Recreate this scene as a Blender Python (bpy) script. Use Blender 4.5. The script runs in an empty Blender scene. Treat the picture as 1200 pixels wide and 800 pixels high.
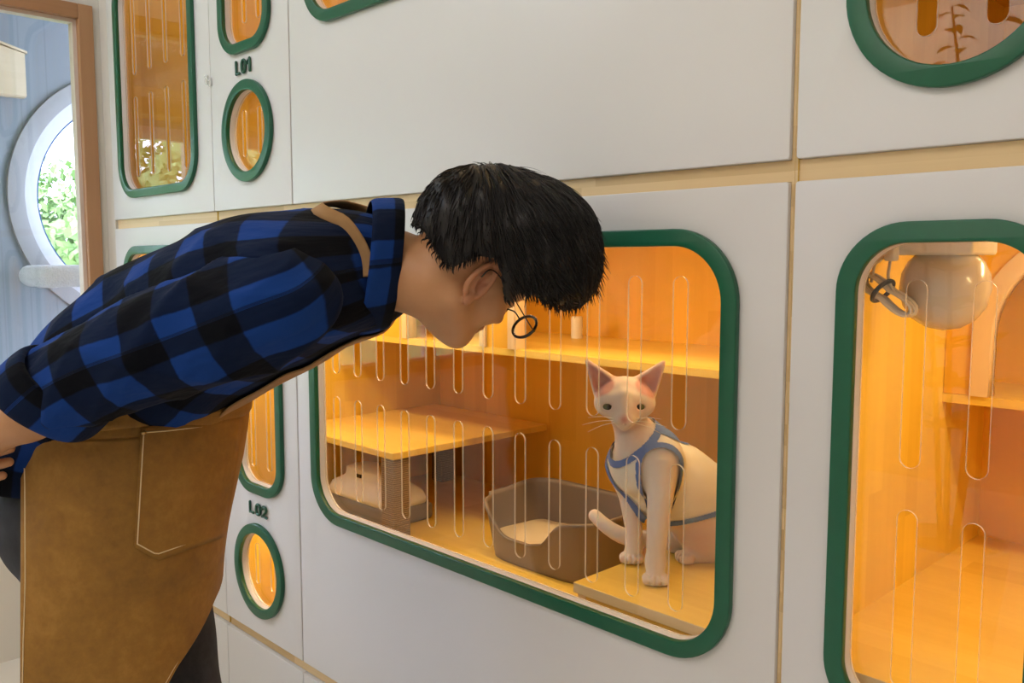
import bpy, bmesh, math, random
import numpy as np
from mathutils import Vector, Matrix
random.seed(7); rng = np.random.default_rng(7)
sc = bpy.context.scene
COL = sc.collection
PI = math.pi

# ------------------------------------------------------------------ camera geometry (metres; cabinet fronts lie in the plane Y = 0)
FPX, YAW, PITCH, CAMD, CAMH = 1017.0, math.radians(45.6), math.radians(5.28), 1.1, 1.3
CAM = np.array([0, -CAMD, CAMH])
FW = np.array([-math.sin(YAW)*math.cos(PITCH), math.cos(YAW)*math.cos(PITCH), -math.sin(PITCH)])
RT = np.cross(FW, [0, 0, 1]); RT /= np.linalg.norm(RT)
UP = np.cross(RT, FW)
def at(x, y, t):          # a point seen at (x, y), t metres deep
    return CAM + (FW + (x-600)/FPX*RT - (y-400)/FPX*UP)*t
def onY(x, y, Y):
    d = FW + (x-600)/FPX*RT - (y-400)/FPX*UP
    return CAM + d*(Y-CAM[1])/d[1]

# ------------------------------------------------------------------ object helpers
def tag(o, label=None, cat=None, group=None, kind=None):
    if label: o['label'] = label
    if cat: o['category'] = cat
    if group: o['group'] = group
    if kind: o['kind'] = kind
    return o
def link(o, parent=None):
    COL.objects.link(o)
    if parent is not None: o.parent = parent
    return o
def empty(name, loc=(0, 0, 0), rz=0.0):
    o = bpy.data.objects.new(name, None); o.empty_display_size = .05
    COL.objects.link(o); o.location = loc; o.rotation_euler = (0, 0, rz)
    return o
def inv_place(me, parent):   # meshes are built in world coordinates; move them into the parent's frame
    p = parent
    M = Matrix.Identity(4)
    chain = []
    while p is not None: chain.append(p); p = p.parent
    for q in reversed(chain):
        M = M @ Matrix.LocRotScale(Vector(q.location), q.rotation_euler, None)
    me.transform(M.inverted())
def mesh_obj(name, verts, faces, mats, parent=None, smooth=False, midx=None, world=True, uv=None, attr=None, cols=None):
    me = bpy.data.meshes.new(name)
    me.from_pydata([tuple(map(float, v)) for v in verts], [], [tuple(map(int, f)) for f in faces])
    return finish(name, me, mats, parent, smooth, midx, world, attr)
def finish(name, me, mats, parent=None, smooth=False, midx=None, world=True, attr=None):
    if not isinstance(mats, (list, tuple)): mats = [mats]
    for m in mats: me.materials.append(m)
    if midx is not None: me.polygons.foreach_set('material_index', np.asarray(midx, dtype=np.int32))
    if smooth: me.polygons.foreach_set('use_smooth', np.ones(len(me.polygons), dtype=bool))
    if attr:
        for k, v in attr.items():
            v = np.asarray(v, dtype=np.float32)
            if v.ndim == 1:
                a = me.attributes.new(k, 'FLOAT', 'POINT'); a.data.foreach_set('value', v)
            else:
                a = me.attributes.new(k, 'FLOAT_VECTOR', 'POINT'); a.data.foreach_set('vector', v.ravel())
    me.update()
    if world and parent is not None: inv_place(me, parent)
    o = bpy.data.objects.new(name, me)
    return link(o, parent)

class MB:                    # collects simple solids into one mesh
    def __init__(s): s.bm = bmesh.new()
    def box(s, x0, x1, y0, y1, z0, z1, bev=0.0, seg=2):
        b = bmesh.new()
        bmesh.ops.create_cube(b, size=1)
        for v in b.verts:
            v.co = Vector(((x0+x1)/2 + v.co.x*(x1-x0), (y0+y1)/2 + v.co.y*(y1-y0), (z0+z1)/2 + v.co.z*(z1-z0)))
        if bev > 0: bmesh.ops.bevel(b, geom=b.edges[:], offset=bev, segments=seg, profile=.5, affect='EDGES')
        s._add(b); return s
    def _add(s, b):
        me = bpy.data.meshes.new('tmp'); b.to_mesh(me); b.free()
        s.bm.from_mesh(me); bpy.data.meshes.remove(me)
    def lathe(s, prof, seg=32, M=None):     # prof: (r, z)
        b = bmesh.new(); rings = []
        for r, z in prof:
            if r < 1e-6: rings.append([b.verts.new((0, 0, z))])
            else: rings.append([b.verts.new((r*math.cos(2*PI*k/seg), r*math.sin(2*PI*k/seg), z)) for k in range(seg)])
        for A, B in zip(rings, rings[1:]):
            for k in range(seg):
                k2 = (k+1) % seg
                f = [A[k % len(A)], A[k2 % len(A)], B[k2 % len(B)], B[k % len(B)]]
                u = []
                for v in f:
                    if v not in u: u.append(v)
                if len(u) >= 3: b.faces.new(u)
        bmesh.ops.recalc_face_normals(b, faces=b.faces[:])
        if M is not None: b.transform(M)
        s._add(b); return s
    def tube(s, pts, r, seg=8, closed=False):
        v, f = tube_mesh(pts, r, seg, closed)
        b = bmesh.new(); vs = [b.verts.new(tuple(p)) for p in v]
        for q in f: b.faces.new([vs[i] for i in q])
        s._add(b); return s
    def build(s, name, mats, parent=None, smooth=False, matf=None, kind=None):
        me = bpy.data.meshes.new(name); s.bm.to_mesh(me); s.bm.free()
        mi = None
        if matf: mi = [matf(p.normal, p.center) for p in me.polygons]
        o = finish(name, me, mats, parent, smooth, mi)
        if smooth: me.set_sharp_from_angle(angle=math.radians(50))
        if kind: o['kind'] = kind
        return o

def tube_mesh(pts, r, seg=8, closed=False):
    P = np.array(pts, float); n = len(P)
    rr = np.broadcast_to(np.asarray(r, float), (n,))
    T = np.roll(P, -1, 0)-np.roll(P, 1, 0)
    if not closed: T[0] = P[1]-P[0]; T[-1] = P[-1]-P[-2]
    T /= np.linalg.norm(T, axis=1)[:, None]+1e-12
    a = np.array([0, 0, 1.0]) if abs(T[0][2]) < .9 else np.array([1.0, 0, 0])
    N = np.cross(T[0], a); N /= np.linalg.norm(N)
    V = []; F = []
    for i in range(n):
        N = N-T[i]*(N@T[i]); N /= np.linalg.norm(N); B = np.cross(T[i], N)
        for k in range(seg):
            c = 2*PI*k/seg
            V.append(P[i]+rr[i]*(math.cos(c)*N+math.sin(c)*B))
    for i in range(n if closed else n-1):
        j = (i+1) % n
        for k in range(seg):
            F.append((i*seg+k, i*seg+(k+1) % seg, j*seg+(k+1) % seg, j*seg+k))
    if not closed:
        F.append(tuple(range(seg-1, -1, -1))); F.append(tuple((n-1)*seg+k for k in range(seg)))
    return V, F
def spline(pts, n):          # Catmull-Rom through the points
    P = np.array(pts, float); m = len(P)
    out = []
    for s in np.linspace(0, m-1, n):
        i = min(int(s), m-2); t = s-i
        p0, p1, p2, p3 = P[max(i-1, 0)], P[i], P[i+1], P[min(i+2, m-1)]
        out.append(.5*((2*p1)+(-p0+p2)*t+(2*p0-5*p1+4*p2-p3)*t*t+(-p0+3*p1-3*p2+p3)*t**3))
    return np.array(out)

# flat shapes with holes, extruded (in the XZ plane, y0 front .. y1 back)
def rrect(x0, x1, z0, z1, r, n=14):
    pts = []
    for cx, cz, a0 in ((x1-r, z1-r, 0), (x0+r, z1-r, 90), (x0+r, z0+r, 180), (x1-r, z0+r, 270)):
        for k in range(n+1):
            a = math.radians(a0+90*k/n); pts.append((cx+r*math.cos(a), cz+r*math.sin(a)))
    return pts
def circ(cx, cz, r, n=64): return [(cx+r*math.cos(2*PI*k/n), cz+r*math.sin(2*PI*k/n)) for k in range(n)]
def slotpts(cx, z0, z1, w, n=8): return rrect(cx-w/2, cx+w/2, z0, z1, w/2-1e-4, n)
def plate(name, loops, y0, y1, mats, parent=None, bev=0.0, matf=None, smooth=True, M=None):
    cu = bpy.data.curves.new(name, 'CURVE'); cu.dimensions = '2D'; cu.fill_mode = 'BOTH'
    for L in loops:
        sp = cu.splines.new('POLY'); sp.points.add(len(L)-1)
        for p, (x, z) in zip(sp.points, L): p.co = (x, z, 0, 1)
        sp.use_cyclic_u = True
    cu.extrude = (y1-y0)/2-bev; cu.bevel_depth = bev; cu.bevel_resolution = 2; cu.offset = -bev
    tmp = bpy.data.objects.new('tmp', cu); COL.objects.link(tmp)
    bpy.context.view_layer.update()
    me = bpy.data.meshes.new_from_object(tmp.evaluated_get(bpy.context.evaluated_depsgraph_get()))
    bpy.data.objects.remove(tmp); bpy.data.curves.remove(cu)
    me.transform(Matrix(((1, 0, 0, 0), (0, 0, -1, (y0+y1)/2), (0, 1, 0, 0), (0, 0, 0, 1))))
    me.materials.clear()
    bm = bmesh.new(); bm.from_mesh(me); bmesh.ops.remove_doubles(bm, verts=bm.verts[:], dist=1e-5)
    bmesh.ops.recalc_face_normals(bm, faces=bm.faces[:]); bm.to_mesh(me); bm.free()
    mi = [matf(p.normal, p.center) for p in me.polygons] if matf else None
    if M is not None: me.transform(M)
    me.name = name
    o = finish(name, me, mats, parent, smooth, mi)
    if smooth: me.set_sharp_from_angle(angle=math.radians(40))
    return o

# ------------------------------------------------------------------ signed-distance modelling (numpy) + surface nets
def s_rc(a, b, r1, r2):
    a = np.asarray(a, float); b = np.asarray(b, float); d = b-a; L2 = d@d+1e-12
    def f(P):
        t = np.clip((P-a)@d/L2, 0, 1)
        return np.linalg.norm(P-a-t[:, None]*d, axis=1)-(r1+(r2-r1)*t)
    return f
def s_ell(c, r, A=None):
    c = np.asarray(c, float); r = np.asarray(r, float)
    def f(P):
        q = P-c
        if A is not None: q = q@np.asarray(A).T
        k0 = np.linalg.norm(q/r, axis=1); k1 = np.linalg.norm(q/(r*r), axis=1)+1e-9
        return k0*(k0-1)/k1
    return f
def s_chain(pts, rad):
    fs = [s_rc(pts[i], pts[i+1], rad[i], rad[i+1]) for i in range(len(pts)-1)]
    def f(P): return np.minimum.reduce([g(P) for g in fs])
    return f
def smin(a, b, k):
    h = np.clip(.5+.5*(b-a)/k, 0, 1)
    return b*(1-h)+a*h-k*h*(1-h)
def smax(a, b, k): return -smin(-a, -b, k)
def s_union(parts):          # [(fn, k)]
    def f(P):
        d = parts[0][0](P)
        for g, k in parts[1:]: d = smin(d, g(P), k)
        return d
    return f
def polygonise(f, lo, hi, h, B=24):
    lo = np.asarray(lo, float); hi = np.asarray(hi, float)
    n = np.ceil((hi-lo)/h/B).astype(int)*B+1
    G = np.ones(n, dtype=np.float32)*1e3
    nb = (n-1)//B
    half = B*h/2
    bi = np.array(np.meshgrid(*[np.arange(k) for k in nb], indexing='ij')).reshape(3, -1).T
    cen = lo+(bi+.5)*B*h
    d = f(cen)
    for (i, j, k), dv in zip(bi, d):
        sl = tuple(slice(q*B, q*B+B+1) for q in (i, j, k))
        if abs(dv) > half*2.6: G[sl] = np.minimum(G[sl], 1e3) if dv > 0 else -abs(dv)
    todo = np.abs(d) <= half*2.6
    ax = np.arange(B+1)
    loc = np.array(np.meshgrid(ax, ax, ax, indexing='ij')).reshape(3, -1).T
    for (i, j, k) in bi[todo]:
        P = lo+(loc+np.array([i, j, k])*B)*h
        G[i*B:i*B+B+1, j*B:j*B+B+1, k*B:k*B+B+1] = f(P).reshape(B+1, B+1, B+1)
    S = G < 0
    # cells with a sign change
    c = np.zeros(n-1, dtype=np.int8)
    for a in (0, 1):
        for b in (0, 1):
            for e in (0, 1):
                c += S[a:n[0]-1+a, b:n[1]-1+b, e:n[2]-1+e]
    act = np.argwhere((c > 0) & (c < 8))
    idx = -np.ones(n-1, dtype=np.int64); idx[tuple(act.T)] = np.arange(len(act))
    acc = np.zeros((len(act), 3)); cnt = np.zeros(len(act))
    cor = [(a, b, e) for a in (0, 1) for b in (0, 1) for e in (0, 1)]
    val = {q: G[act[:, 0]+q[0], act[:, 1]+q[1], act[:, 2]+q[2]].astype(float) for q in cor}
    for q in cor:
        for d_ in range(3):
            if q[d_] == 0:
                w = list(q); w[d_] = 1; w = tuple(w)
                v0, v1 = val[q], val[w]; m = (v0 < 0) != (v1 < 0)
                t = np.clip(np.where(m, v0/(v0-v1+1e-20*(v0 == v1)), 0), 0, 1)
                p = np.tile(np.array(q, float), (len(act), 1)); p[:, d_] = t
                acc[m] += p[m]; cnt[m] += 1
    V = lo+(act+acc/np.maximum(cnt, 1)[:, None])*h
    F = []
    for d_ in range(3):
        u, w = (d_+1) % 3, (d_+2) % 3
        s0 = [slice(None)]*3; s1 = [slice(None)]*3
        s0[d_] = slice(0, -1); s1[d_] = slice(1, None)
        a, b = S[tuple(s0)], S[tuple(s1)]
        e = np.argwhere(a != b)
        e = e[(e[:, u] > 0) & (e[:, w] > 0) & (e[:, u] < n[u]-1) & (e[:, w] < n[w]-1)]
        if not len(e): continue
        sg = a[tuple(e.T)]
        def cell(du, dw):
            q = e.copy(); q[:, u] -= du; q[:, w] -= dw
            return idx[tuple(q.T)]
        Q = np.stack([cell(1, 1), cell(0, 1), cell(0, 0), cell(1, 0)], 1)
        Q[~sg] = Q[~sg][:, ::-1]
        F.append(Q)
    F = np.concatenate(F)
    F = F[(F >= 0).all(1)]
    # one Newton step on to the surface
    for _ in range(2):
        d0 = f(V); e = h*.2
        g = np.stack([(f(V+np.eye(3)[i]*e)-d0)/e for i in range(3)], 1)
        gn = (g*g).sum(1)
        V = V-np.clip((d0/np.maximum(gn, .05)), -h, h)[:, None]*g*.8
    return V, F
def npmesh(name, V, F, mats, parent=None, smooth=True, midx=None, attr=None):
    me = bpy.data.meshes.new(name)
    F = np.asarray(F); k = F.shape[1]
    me.vertices.add(len(V)); me.vertices.foreach_set('co', np.asarray(V, np.float32).ravel())
    me.loops.add(F.size); me.loops.foreach_set('vertex_index', F.ravel().astype(np.int32))
    me.polygons.add(len(F)); me.polygons.foreach_set('loop_start', (np.arange(len(F))*k).astype(np.int32))
    me.polygons.foreach_set('loop_total', np.full(len(F), k, np.int32))
    me.update(calc_edges=True); me.validate()
    return finish(name, me, mats, parent, smooth, midx, True, attr)

# ------------------------------------------------------------------ materials
def new_mat(name):
    m = bpy.data.materials.new(name); m.use_nodes = True
    nt = m.node_tree; nt.nodes.clear()
    out = nt.nodes.new('ShaderNodeOutputMaterial'); bs = nt.nodes.new('ShaderNodeBsdfPrincipled')
    nt.links.new(bs.outputs[0], out.inputs[0])
    return m, nt, bs, out
def N(nt, typ, **kw):
    n = nt.nodes.new(typ)
    for k, v in kw.items():
        if k.startswith('i_'):
            key = k[2:]; n.inputs[int(key) if key.isdigit() else key].default_value = v
        else: setattr(n, k, v)
    return n
def math_n(nt, op, a, b=None, c=None):
    n = nt.nodes.new('ShaderNodeMath'); n.operation = op
    for i, v in enumerate((a, b, c)):
        if v is None: continue
        if isinstance(v, (int, float)): n.inputs[i].default_value = v
        else: nt.links.new(v, n.inputs[i])
    return n.outputs[0]
def mixc(nt, fac, a, b, blend='MIX'):
    n = nt.nodes.new('ShaderNodeMix'); n.data_type = 'RGBA'; n.blend_type = blend
    for s, v in ((n.inputs[0], fac), (n.inputs[6], a), (n.inputs[7], b)):
        if isinstance(v, (int, float)): s.default_value = v
        elif isinstance(v, tuple): s.default_value = v if len(v) == 4 else (*v, 1)
        else: nt.links.new(v, s)
    return n.outputs[2]
def noise(nt, vec, scale, detail=3, rough=.55, dims='3D'):
    n = nt.nodes.new('ShaderNodeTexNoise'); n.inputs['Scale'].default_value = scale
    n.inputs['Detail'].default_value = detail; n.inputs['Roughness'].default_value = rough
    if vec is not None: nt.links.new(vec, n.inputs['Vector'])
    return n.outputs[0]
def bump(nt, bs, h, strength=.2, dist=.002):
    b = nt.nodes.new('ShaderNodeBump'); b.inputs['Strength'].default_value = strength; b.inputs['Distance'].default_value = dist
    nt.links.new(h, b.inputs['Height']); nt.links.new(b.outputs[0], bs.inputs['Normal'])
def ramp(nt, fac, stops):
    r = nt.nodes.new('ShaderNodeValToRGB'); e = r.color_ramp.elements
    while len(e) < len(stops): e.new(.5)
    for k, (p, c) in zip(e, stops): k.position = p; k.color = (*c, 1) if len(c) == 3 else c
    nt.links.new(fac, r.inputs[0]); return r.outputs[0]
def objco(nt): return nt.nodes.new('ShaderNodeTexCoord').outputs['Object']
def plain(name, col, rough=.5, var=.04, scale=30, metallic=0, bumpk=0.0, spec=.5, coat=0.0):
    m, nt, bs, _ = new_mat(name)
    co = objco(nt); n = noise(nt, co, scale, 4)
    a = tuple(max(0, c*(1-var)) for c in col); b = tuple(min(1, c*(1+var)) for c in col)
    nt.links.new(mixc(nt, n, a, b), bs.inputs['Base Color'])
    bs.inputs['Roughness'].default_value = rough; bs.inputs['Metallic'].default_value = metallic
    bs.inputs['Specular IOR Level'].default_value = spec; bs.inputs['Coat Weight'].default_value = coat
    if bumpk > 0: bump(nt, bs, noise(nt, co, scale*8, 3), bumpk, .001)
    return m
def wood(name, ax, al, light, dark, strip=.055, chunk=.6, rough=.38, tone=.5):
    m, nt, bs, _ = new_mat(name)
    co = objco(nt); sp = nt.nodes.new('ShaderNodeSeparateXYZ'); nt.links.new(co, sp.inputs[0])
    u, v = sp.outputs[ax], sp.outputs[al]; w = sp.outputs[3-ax-al]
    si = math_n(nt, 'FLOOR', math_n(nt, 'DIVIDE', u, strip))
    ck = math_n(nt, 'FLOOR', math_n(nt, 'ADD', math_n(nt, 'DIVIDE', v, chunk), math_n(nt, 'MULTIPLY', si, .37)))
    cb = nt.nodes.new('ShaderNodeCombineXYZ'); nt.links.new(si, cb.inputs[0]); nt.links.new(ck, cb.inputs[1])
    wn = nt.nodes.new('ShaderNodeTexWhiteNoise'); wn.noise_dimensions = '2D'; nt.links.new(cb.outputs[0], wn.inputs['Vector'])
    g = nt.nodes.new('ShaderNodeCombineXYZ')
    nt.links.new(math_n(nt, 'MULTIPLY', u, 60), g.inputs[0]); nt.links.new(math_n(nt, 'MULTIPLY', v, 2.2), g.inputs[1])
    nt.links.new(math_n(nt, 'ADD', math_n(nt, 'MULTIPLY', w, 60), math_n(nt, 'MULTIPLY', wn.outputs[0], 40)), g.inputs[2])
    gr = noise(nt, g.outputs[0], 1.0, 5, .6)
    big = noise(nt, g.outputs[0], .12, 2)
    f = math_n(nt, 'ADD', math_n(nt, 'MULTIPLY', wn.outputs[0], tone), math_n(nt, 'MULTIPLY', gr, .45))
    f = math_n(nt, 'ADD', f, math_n(nt, 'MULTIPLY', big, .35))
    col = ramp(nt, f, [(.25, dark), (.95, light)])
    nt.links.new(col, bs.inputs['Base Color']); bs.inputs['Roughness'].default_value = rough
    bump(nt, bs, gr, .05, .001)
    return m
def acrylic(name, tint=(.99, .99, .98), rough=.0, ior=1.49):
    m, nt, bs, out = new_mat(name); nt.nodes.remove(bs)
    tr = N(nt, 'ShaderNodeBsdfTransparent'); tr.inputs[0].default_value = (*tint, 1)
    gl = N(nt, 'ShaderNodeBsdfGlossy'); gl.inputs['Roughness'].default_value = rough
    fr = N(nt, 'ShaderNodeFresnel'); fr.inputs[0].default_value = ior
    # front and back faces alike: use the angle only
    lw = N(nt, 'ShaderNodeLayerWeight'); lw.inputs[0].default_value = .5
    c = math_n(nt, 'SUBTRACT', 1.0, lw.outputs['Facing'])           # |cos|
    f = math_n(nt, 'ADD', .04, math_n(nt, 'MULTIPLY', .96, math_n(nt, 'POWER', math_n(nt, 'SUBTRACT', 1.0, c), 5.0)))
    mx = N(nt, 'ShaderNodeMixShader'); nt.links.new(f, mx.inputs[0]); nt.links.new(tr.outputs[0], mx.inputs[1]); nt.links.new(gl.outputs[0], mx.inputs[2])
    nt.links.new(mx.outputs[0], out.inputs[0]); nt.nodes.remove(fr)
    return m
def emit(name, col, s):
    m, nt, bs, out = new_mat(name); nt.nodes.remove(bs)
    e = N(nt, 'ShaderNodeEmission'); e.inputs[0].default_value = (*col, 1); e.inputs[1].default_value = s
    nt.links.new(e.outputs[0], out.inputs[0]); return m
# ------------------------------------------------------------------ materials in use
M = {}
M['white_board'] = plain('white_board', (.725, .71, .715), .38, .015, 6, spec=.45)
M['edge_wood'] = wood('edge_wood', 2, 0, (.78, .58, .32), (.56, .38, .18), .03, .5, .45)
M['edge_wood_v'] = wood('edge_wood_v', 0, 2, (.60, .40, .19), (.34, .20, .07), .03, .5, .45)
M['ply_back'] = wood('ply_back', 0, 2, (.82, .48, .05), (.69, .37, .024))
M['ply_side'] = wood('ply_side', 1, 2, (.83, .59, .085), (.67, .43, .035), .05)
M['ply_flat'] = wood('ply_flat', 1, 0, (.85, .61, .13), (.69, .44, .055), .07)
M['ply_pale'] = wood('ply_pale', 0, 2, (.74, .58, .40), (.62, .45, .28), .05)
M['green'] = plain('green_paint', (.007, .105, .052), .33, .08, 60, bumpk=.03)
M['green_text'] = plain('green_text', (.012, .085, .05), .4, .05, 60)
M['acrylic'] = acrylic('acrylic')
M['acrylic_edge'] = None
m, nt, bs, out = new_mat('acrylic_cut_edge')
bs.inputs['Base Color'].default_value = (.9, .88, .84, 1); bs.inputs['Roughness'].default_value = .12
bs.inputs['Alpha'].default_value = .55; bs.inputs['Coat Weight'].default_value = 1.0
M['acrylic_edge'] = m
M['clear_plastic'] = m2 = plain('clear_plastic', (.82, .82, .80), .15, .02, coat=.5)
m2.node_tree.nodes['Principled BSDF'].inputs['Alpha'].default_value = .45
M['frame_wood'] = wood('frame_wood', 1, 2, (.50, .27, .13), (.36, .17, .075), .2, 1.5, .45, .25)
M['frame_wood_h'] = wood('frame_wood_h', 2, 1, (.50, .27, .13), (.36, .17, .075), .2, 1.5, .45, .25)
M['pale_bead'] = plain('pale_bead', (.70, .58, .50), .5)
M['wall_cream'] = plain('wall_cream', (.70, .665, .60), .7, .02, 12, bumpk=.05)
M['ceil'] = plain('ceiling_paint', (.78, .77, .74), .8, .02, 8)
M['floor'] = plain('floor_tiles', (.68, .66, .62), .35, .03, 5)
M['rim_white'] = plain('rim_white', (.70, .71, .73), .4)
M['rim_grey'] = plain('rim_grey', (.36, .365, .37), .55)
M['gasket'] = plain('gasket_blue', (.02, .08, .25), .5)
M['black'] = plain('black_plastic', (.012, .011, .011), .35)
M['globe'] = plain('globe_white', (.60, .56, .52), .22, .01, coat=.3)
M['white_plastic'] = plain('white_plastic', (.80, .79, .76), .3)
M['cable'] = plain('cable_white', (.66, .63, .57), .4)
M['taupe'] = plain('taupe_plastic', (.20, .155, .12), .42, .03, 40)
M['grey_plastic'] = plain('grey_plastic', (.20, .17, .15), .5)
M['litter'] = plain('litter_grains', (.66, .55, .37), .9, .25, 400, bumpk=.8)
# board wall with vertical grooves in the far room
m, nt, bs, _ = new_mat('far_wall_boards')
co = objco(nt); sp = nt.nodes.new('ShaderNodeSeparateXYZ'); nt.links.new(co, sp.inputs[0])
fr = math_n(nt, 'FRACT', math_n(nt, 'DIVIDE', sp.outputs[1], .11))
gv = math_n(nt, 'LESS_THAN', fr, .06)
nt.links.new(mixc(nt, gv, (.24, .275, .305), (.21, .24, .27)), bs.inputs['Base Color']); bs.inputs['Roughness'].default_value = .6
M['far_wall'] = m
# sisal
m, nt, bs, _ = new_mat('sisal')
co = objco(nt); sp = nt.nodes.new('ShaderNodeSeparateXYZ'); nt.links.new(co, sp.inputs[0])
wv = math_n(nt, 'SINE', math_n(nt, 'MULTIPLY', sp.outputs[2], 2*PI/.0055))
n = noise(nt, co, 300, 3)
f = math_n(nt, 'ADD', math_n(nt, 'MULTIPLY', wv, .35), n)
nt.links.new(ramp(nt, f, [(.1, (.14, .10, .07)), (.9, (.34, .25, .17))]), bs.inputs['Base Color'])
bs.inputs['Roughness'].default_value = .9; bump(nt, bs, wv, .5, .002)
M['sisal'] = m

# ------------------------------------------------------------------ sky and lamps
w = bpy.data.worlds.new('world'); sc.world = w; w.use_nodes = True
bg = w.node_tree.nodes['Background']; bg.inputs[0].default_value = (.64, .735, 1, 1); bg.inputs[1].default_value = 10.5

def area(name, loc, target, sx, sy, power, col):
    L = bpy.data.lights.new(name, 'AREA'); L.shape = 'RECTANGLE'; L.size = sx; L.size_y = sy; L.energy = power; L.color = col
    o = bpy.data.objects.new(name, L); COL.objects.link(o); o.location = loc
    o.rotation_euler = (Vector(target)-Vector(loc)).to_track_quat('-Z', 'Y').to_euler()
    return o

# ------------------------------------------------------------------ rooms
def struct(o): o['kind'] = 'structure'; return o
XL = -3.10
ROOM_TOP, FAR_TOP, FARX = 2.80, 2.40, -4.40
struct(MB().box(-4.6, 2.4, -4.3, 2.2, -.1, 0).build('floor', M['floor']))
struct(MB().box(XL-.06, 2.4, -4.3, .9, ROOM_TOP, ROOM_TOP+.1).build('ceiling', M['ceil']))
struct(MB().box(2.3, 2.4, -4.2, .9, 0, ROOM_TOP).build('wall_right', M['wall_cream']))
struct(MB().box(XL-.06, 2.4, .83, .9, 0, ROOM_TOP).build('wall_front', M['wall_cream']))
struct(MB().box(XL-.06, 2.4, -4.3, -4.2, 0, ROOM_TOP).build('wall_back', M['wall_cream']))
# partition with glazed openings, the third one unseen, added for more daylight
Y1, Y0, YM, YN = -.019, -3.52, -1.18, -2.35
OB, OT = .80, 2.141
b = MB()
b.box(XL-.06, XL, Y1, .83, 0, ROOM_TOP); b.box(XL-.06, XL, -4.2, Y0, 0, ROOM_TOP)
b.box(XL-.06, XL, Y0, Y1, OT, ROOM_TOP); b.box(XL-.06, XL, Y0, Y1, 0, OB)
struct(b.build('wall_left', M['wall_cream']))
for i, (ya, yb) in enumerate(((YM, Y1), (YN, YM), (Y0, YN))):
    wn = struct(empty('window_%d' % (i+1), (XL, (ya+yb)/2, OB)))
    f = MB(); t = .047
    f.box(XL-.055, XL+.012, yb-t, yb, OB, OT, .003); f.box(XL-.055, XL+.012, ya, ya+t, OB, OT, .003)
    f.box(XL-.055, XL+.012, ya+t, yb-t, OT-t, OT, .003); f.box(XL-.055, XL+.012, ya+t, yb-t, OB, OB+t, .003)
    f.build('window_frame', [M['frame_wood'], M['frame_wood_h']], wn, matf=lambda n, c: 1 if (c.z > OT-t+.001 or c.z < OB+t-.001) else 0)
    g = MB(); q = .012
    for a in ((yb-t-q, yb-t, OB+t, OT-t), (ya+t, ya+t+q, OB+t, OT-t), (ya+t+q, yb-t-q, OT-t-q, OT-t), (ya+t+q, yb-t-q, OB+t, OB+t+q)):
        g.box(XL-.05, XL-.012, a[0], a[1], a[2], a[3])
    g.build('glazing_bead', M['pale_bead'], wn)
    MB().box(XL-.034, XL-.028, ya+t+q, yb-t-q, OB+t+q, OT-t-q).build('window_glass', M['acrylic'], wn)
# the far room: ceiling, board wall with a porthole and a large window
struct(MB().box(-4.5, XL-.06, -4.3, 2.2, FAR_TOP, FAR_TOP+.1).build('ceiling_far', M['ceil']))
PC = (.663, 1.59); PR = .63
RWY0, RWY1, RWZ0, RWZ1 = -4.0, -.42, .45, 1.97  # wide window stretched along the unseen wall to let in more daylight
def yz(o):   # plate() builds in XZ; turn X into Y
    return o
T_YZ = lambda x0: Matrix(((0, 1, 0, x0), (1, 0, 0, 0), (0, 0, 1, 0), (0, 0, 0, 1)))
wall_out = [(-4.2, 0), (2.1, 0), (2.1, FAR_TOP), (-4.2, FAR_TOP)]
o = plate('wall_far', [wall_out, circ(PC[0], PC[1], PR-.07, 72), rrect(RWY0, RWY1, RWZ0, RWZ1, .02, 3)], -.1, 0, M['far_wall'], None, 0, smooth=False, M=T_YZ(FARX))
struct(o)
struct(MB().box(-4.5, XL-.06, 2.1, 2.2, 0, FAR_TOP).build('wall_far_end', M['far_wall']))
struct(MB().box(-4.5, XL-.06, -4.3, -4.2, 0, FAR_TOP).build('wall_far_near', M['far_wall']))
ph = struct(empty('window_4', (FARX, PC[0], PC[1]-PR)))
def ringYZ(name, r0, r1, xa, xb, mat, parent, bev=.003):
    return plate(name, [circ(PC[0], PC[1], r1, 96), circ(PC[0], PC[1], r0, 96)], xa, xb, mat, parent, bev, M=T_YZ(FARX))
ringYZ('window_trim', PR-.072, PR, 0, .02, M['rim_grey'], ph)
ringYZ('window_reveal', PR-.082, PR-.070, -.10, .012, M['rim_white'], ph, 0)
ringYZ('window_sash', PR-.135, PR-.082, -.075, -.03, M['rim_white'], ph)
ringYZ('window_gasket', PR-.143, PR-.135, -.068, -.04, M['gasket'], ph, 0)
plate('window_glass', [circ(PC[0], PC[1], PR-.143, 72)], -.057, -.051, M['acrylic'], ph, 0, smooth=False, M=T_YZ(FARX))
rw = struct(empty('window_5', (FARX, (RWY0+RWY1)/2, RWZ0)))
f = MB()
for a in ((RWY0, RWY0+.06, RWZ0, RWZ1), (RWY1-.06, RWY1, RWZ0, RWZ1), (-.93, -.85, RWZ0, RWZ1), (-2.5, -2.42, RWZ0, RWZ1), (RWY0, RWY1, RWZ0, RWZ0+.06), (RWY0, RWY1, RWZ1-.06, RWZ1)):
    f.box(FARX-.08, FARX-.02, *a)
f.build('window_frame', M['rim_white'], rw)
MB().box(FARX-.055, FARX-.049, RWY0+.05, RWY1-.05, RWZ0+.05, RWZ1-.05).build('window_glass', M['acrylic'], rw)
tag(MB().box(FARX+.003, FARX+.16, RWY0-.1, RWY1+.1, RWZ1+.03, RWZ1+.16, .006).build('window_pelmet', wood('pelmet_wood', 2, 1, (.40, .22, .10), (.25, .12, .05), .12, 1.5, .5)),
    'brown wooden pelmet box above the wide window of the far room', 'pelmet')
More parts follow.
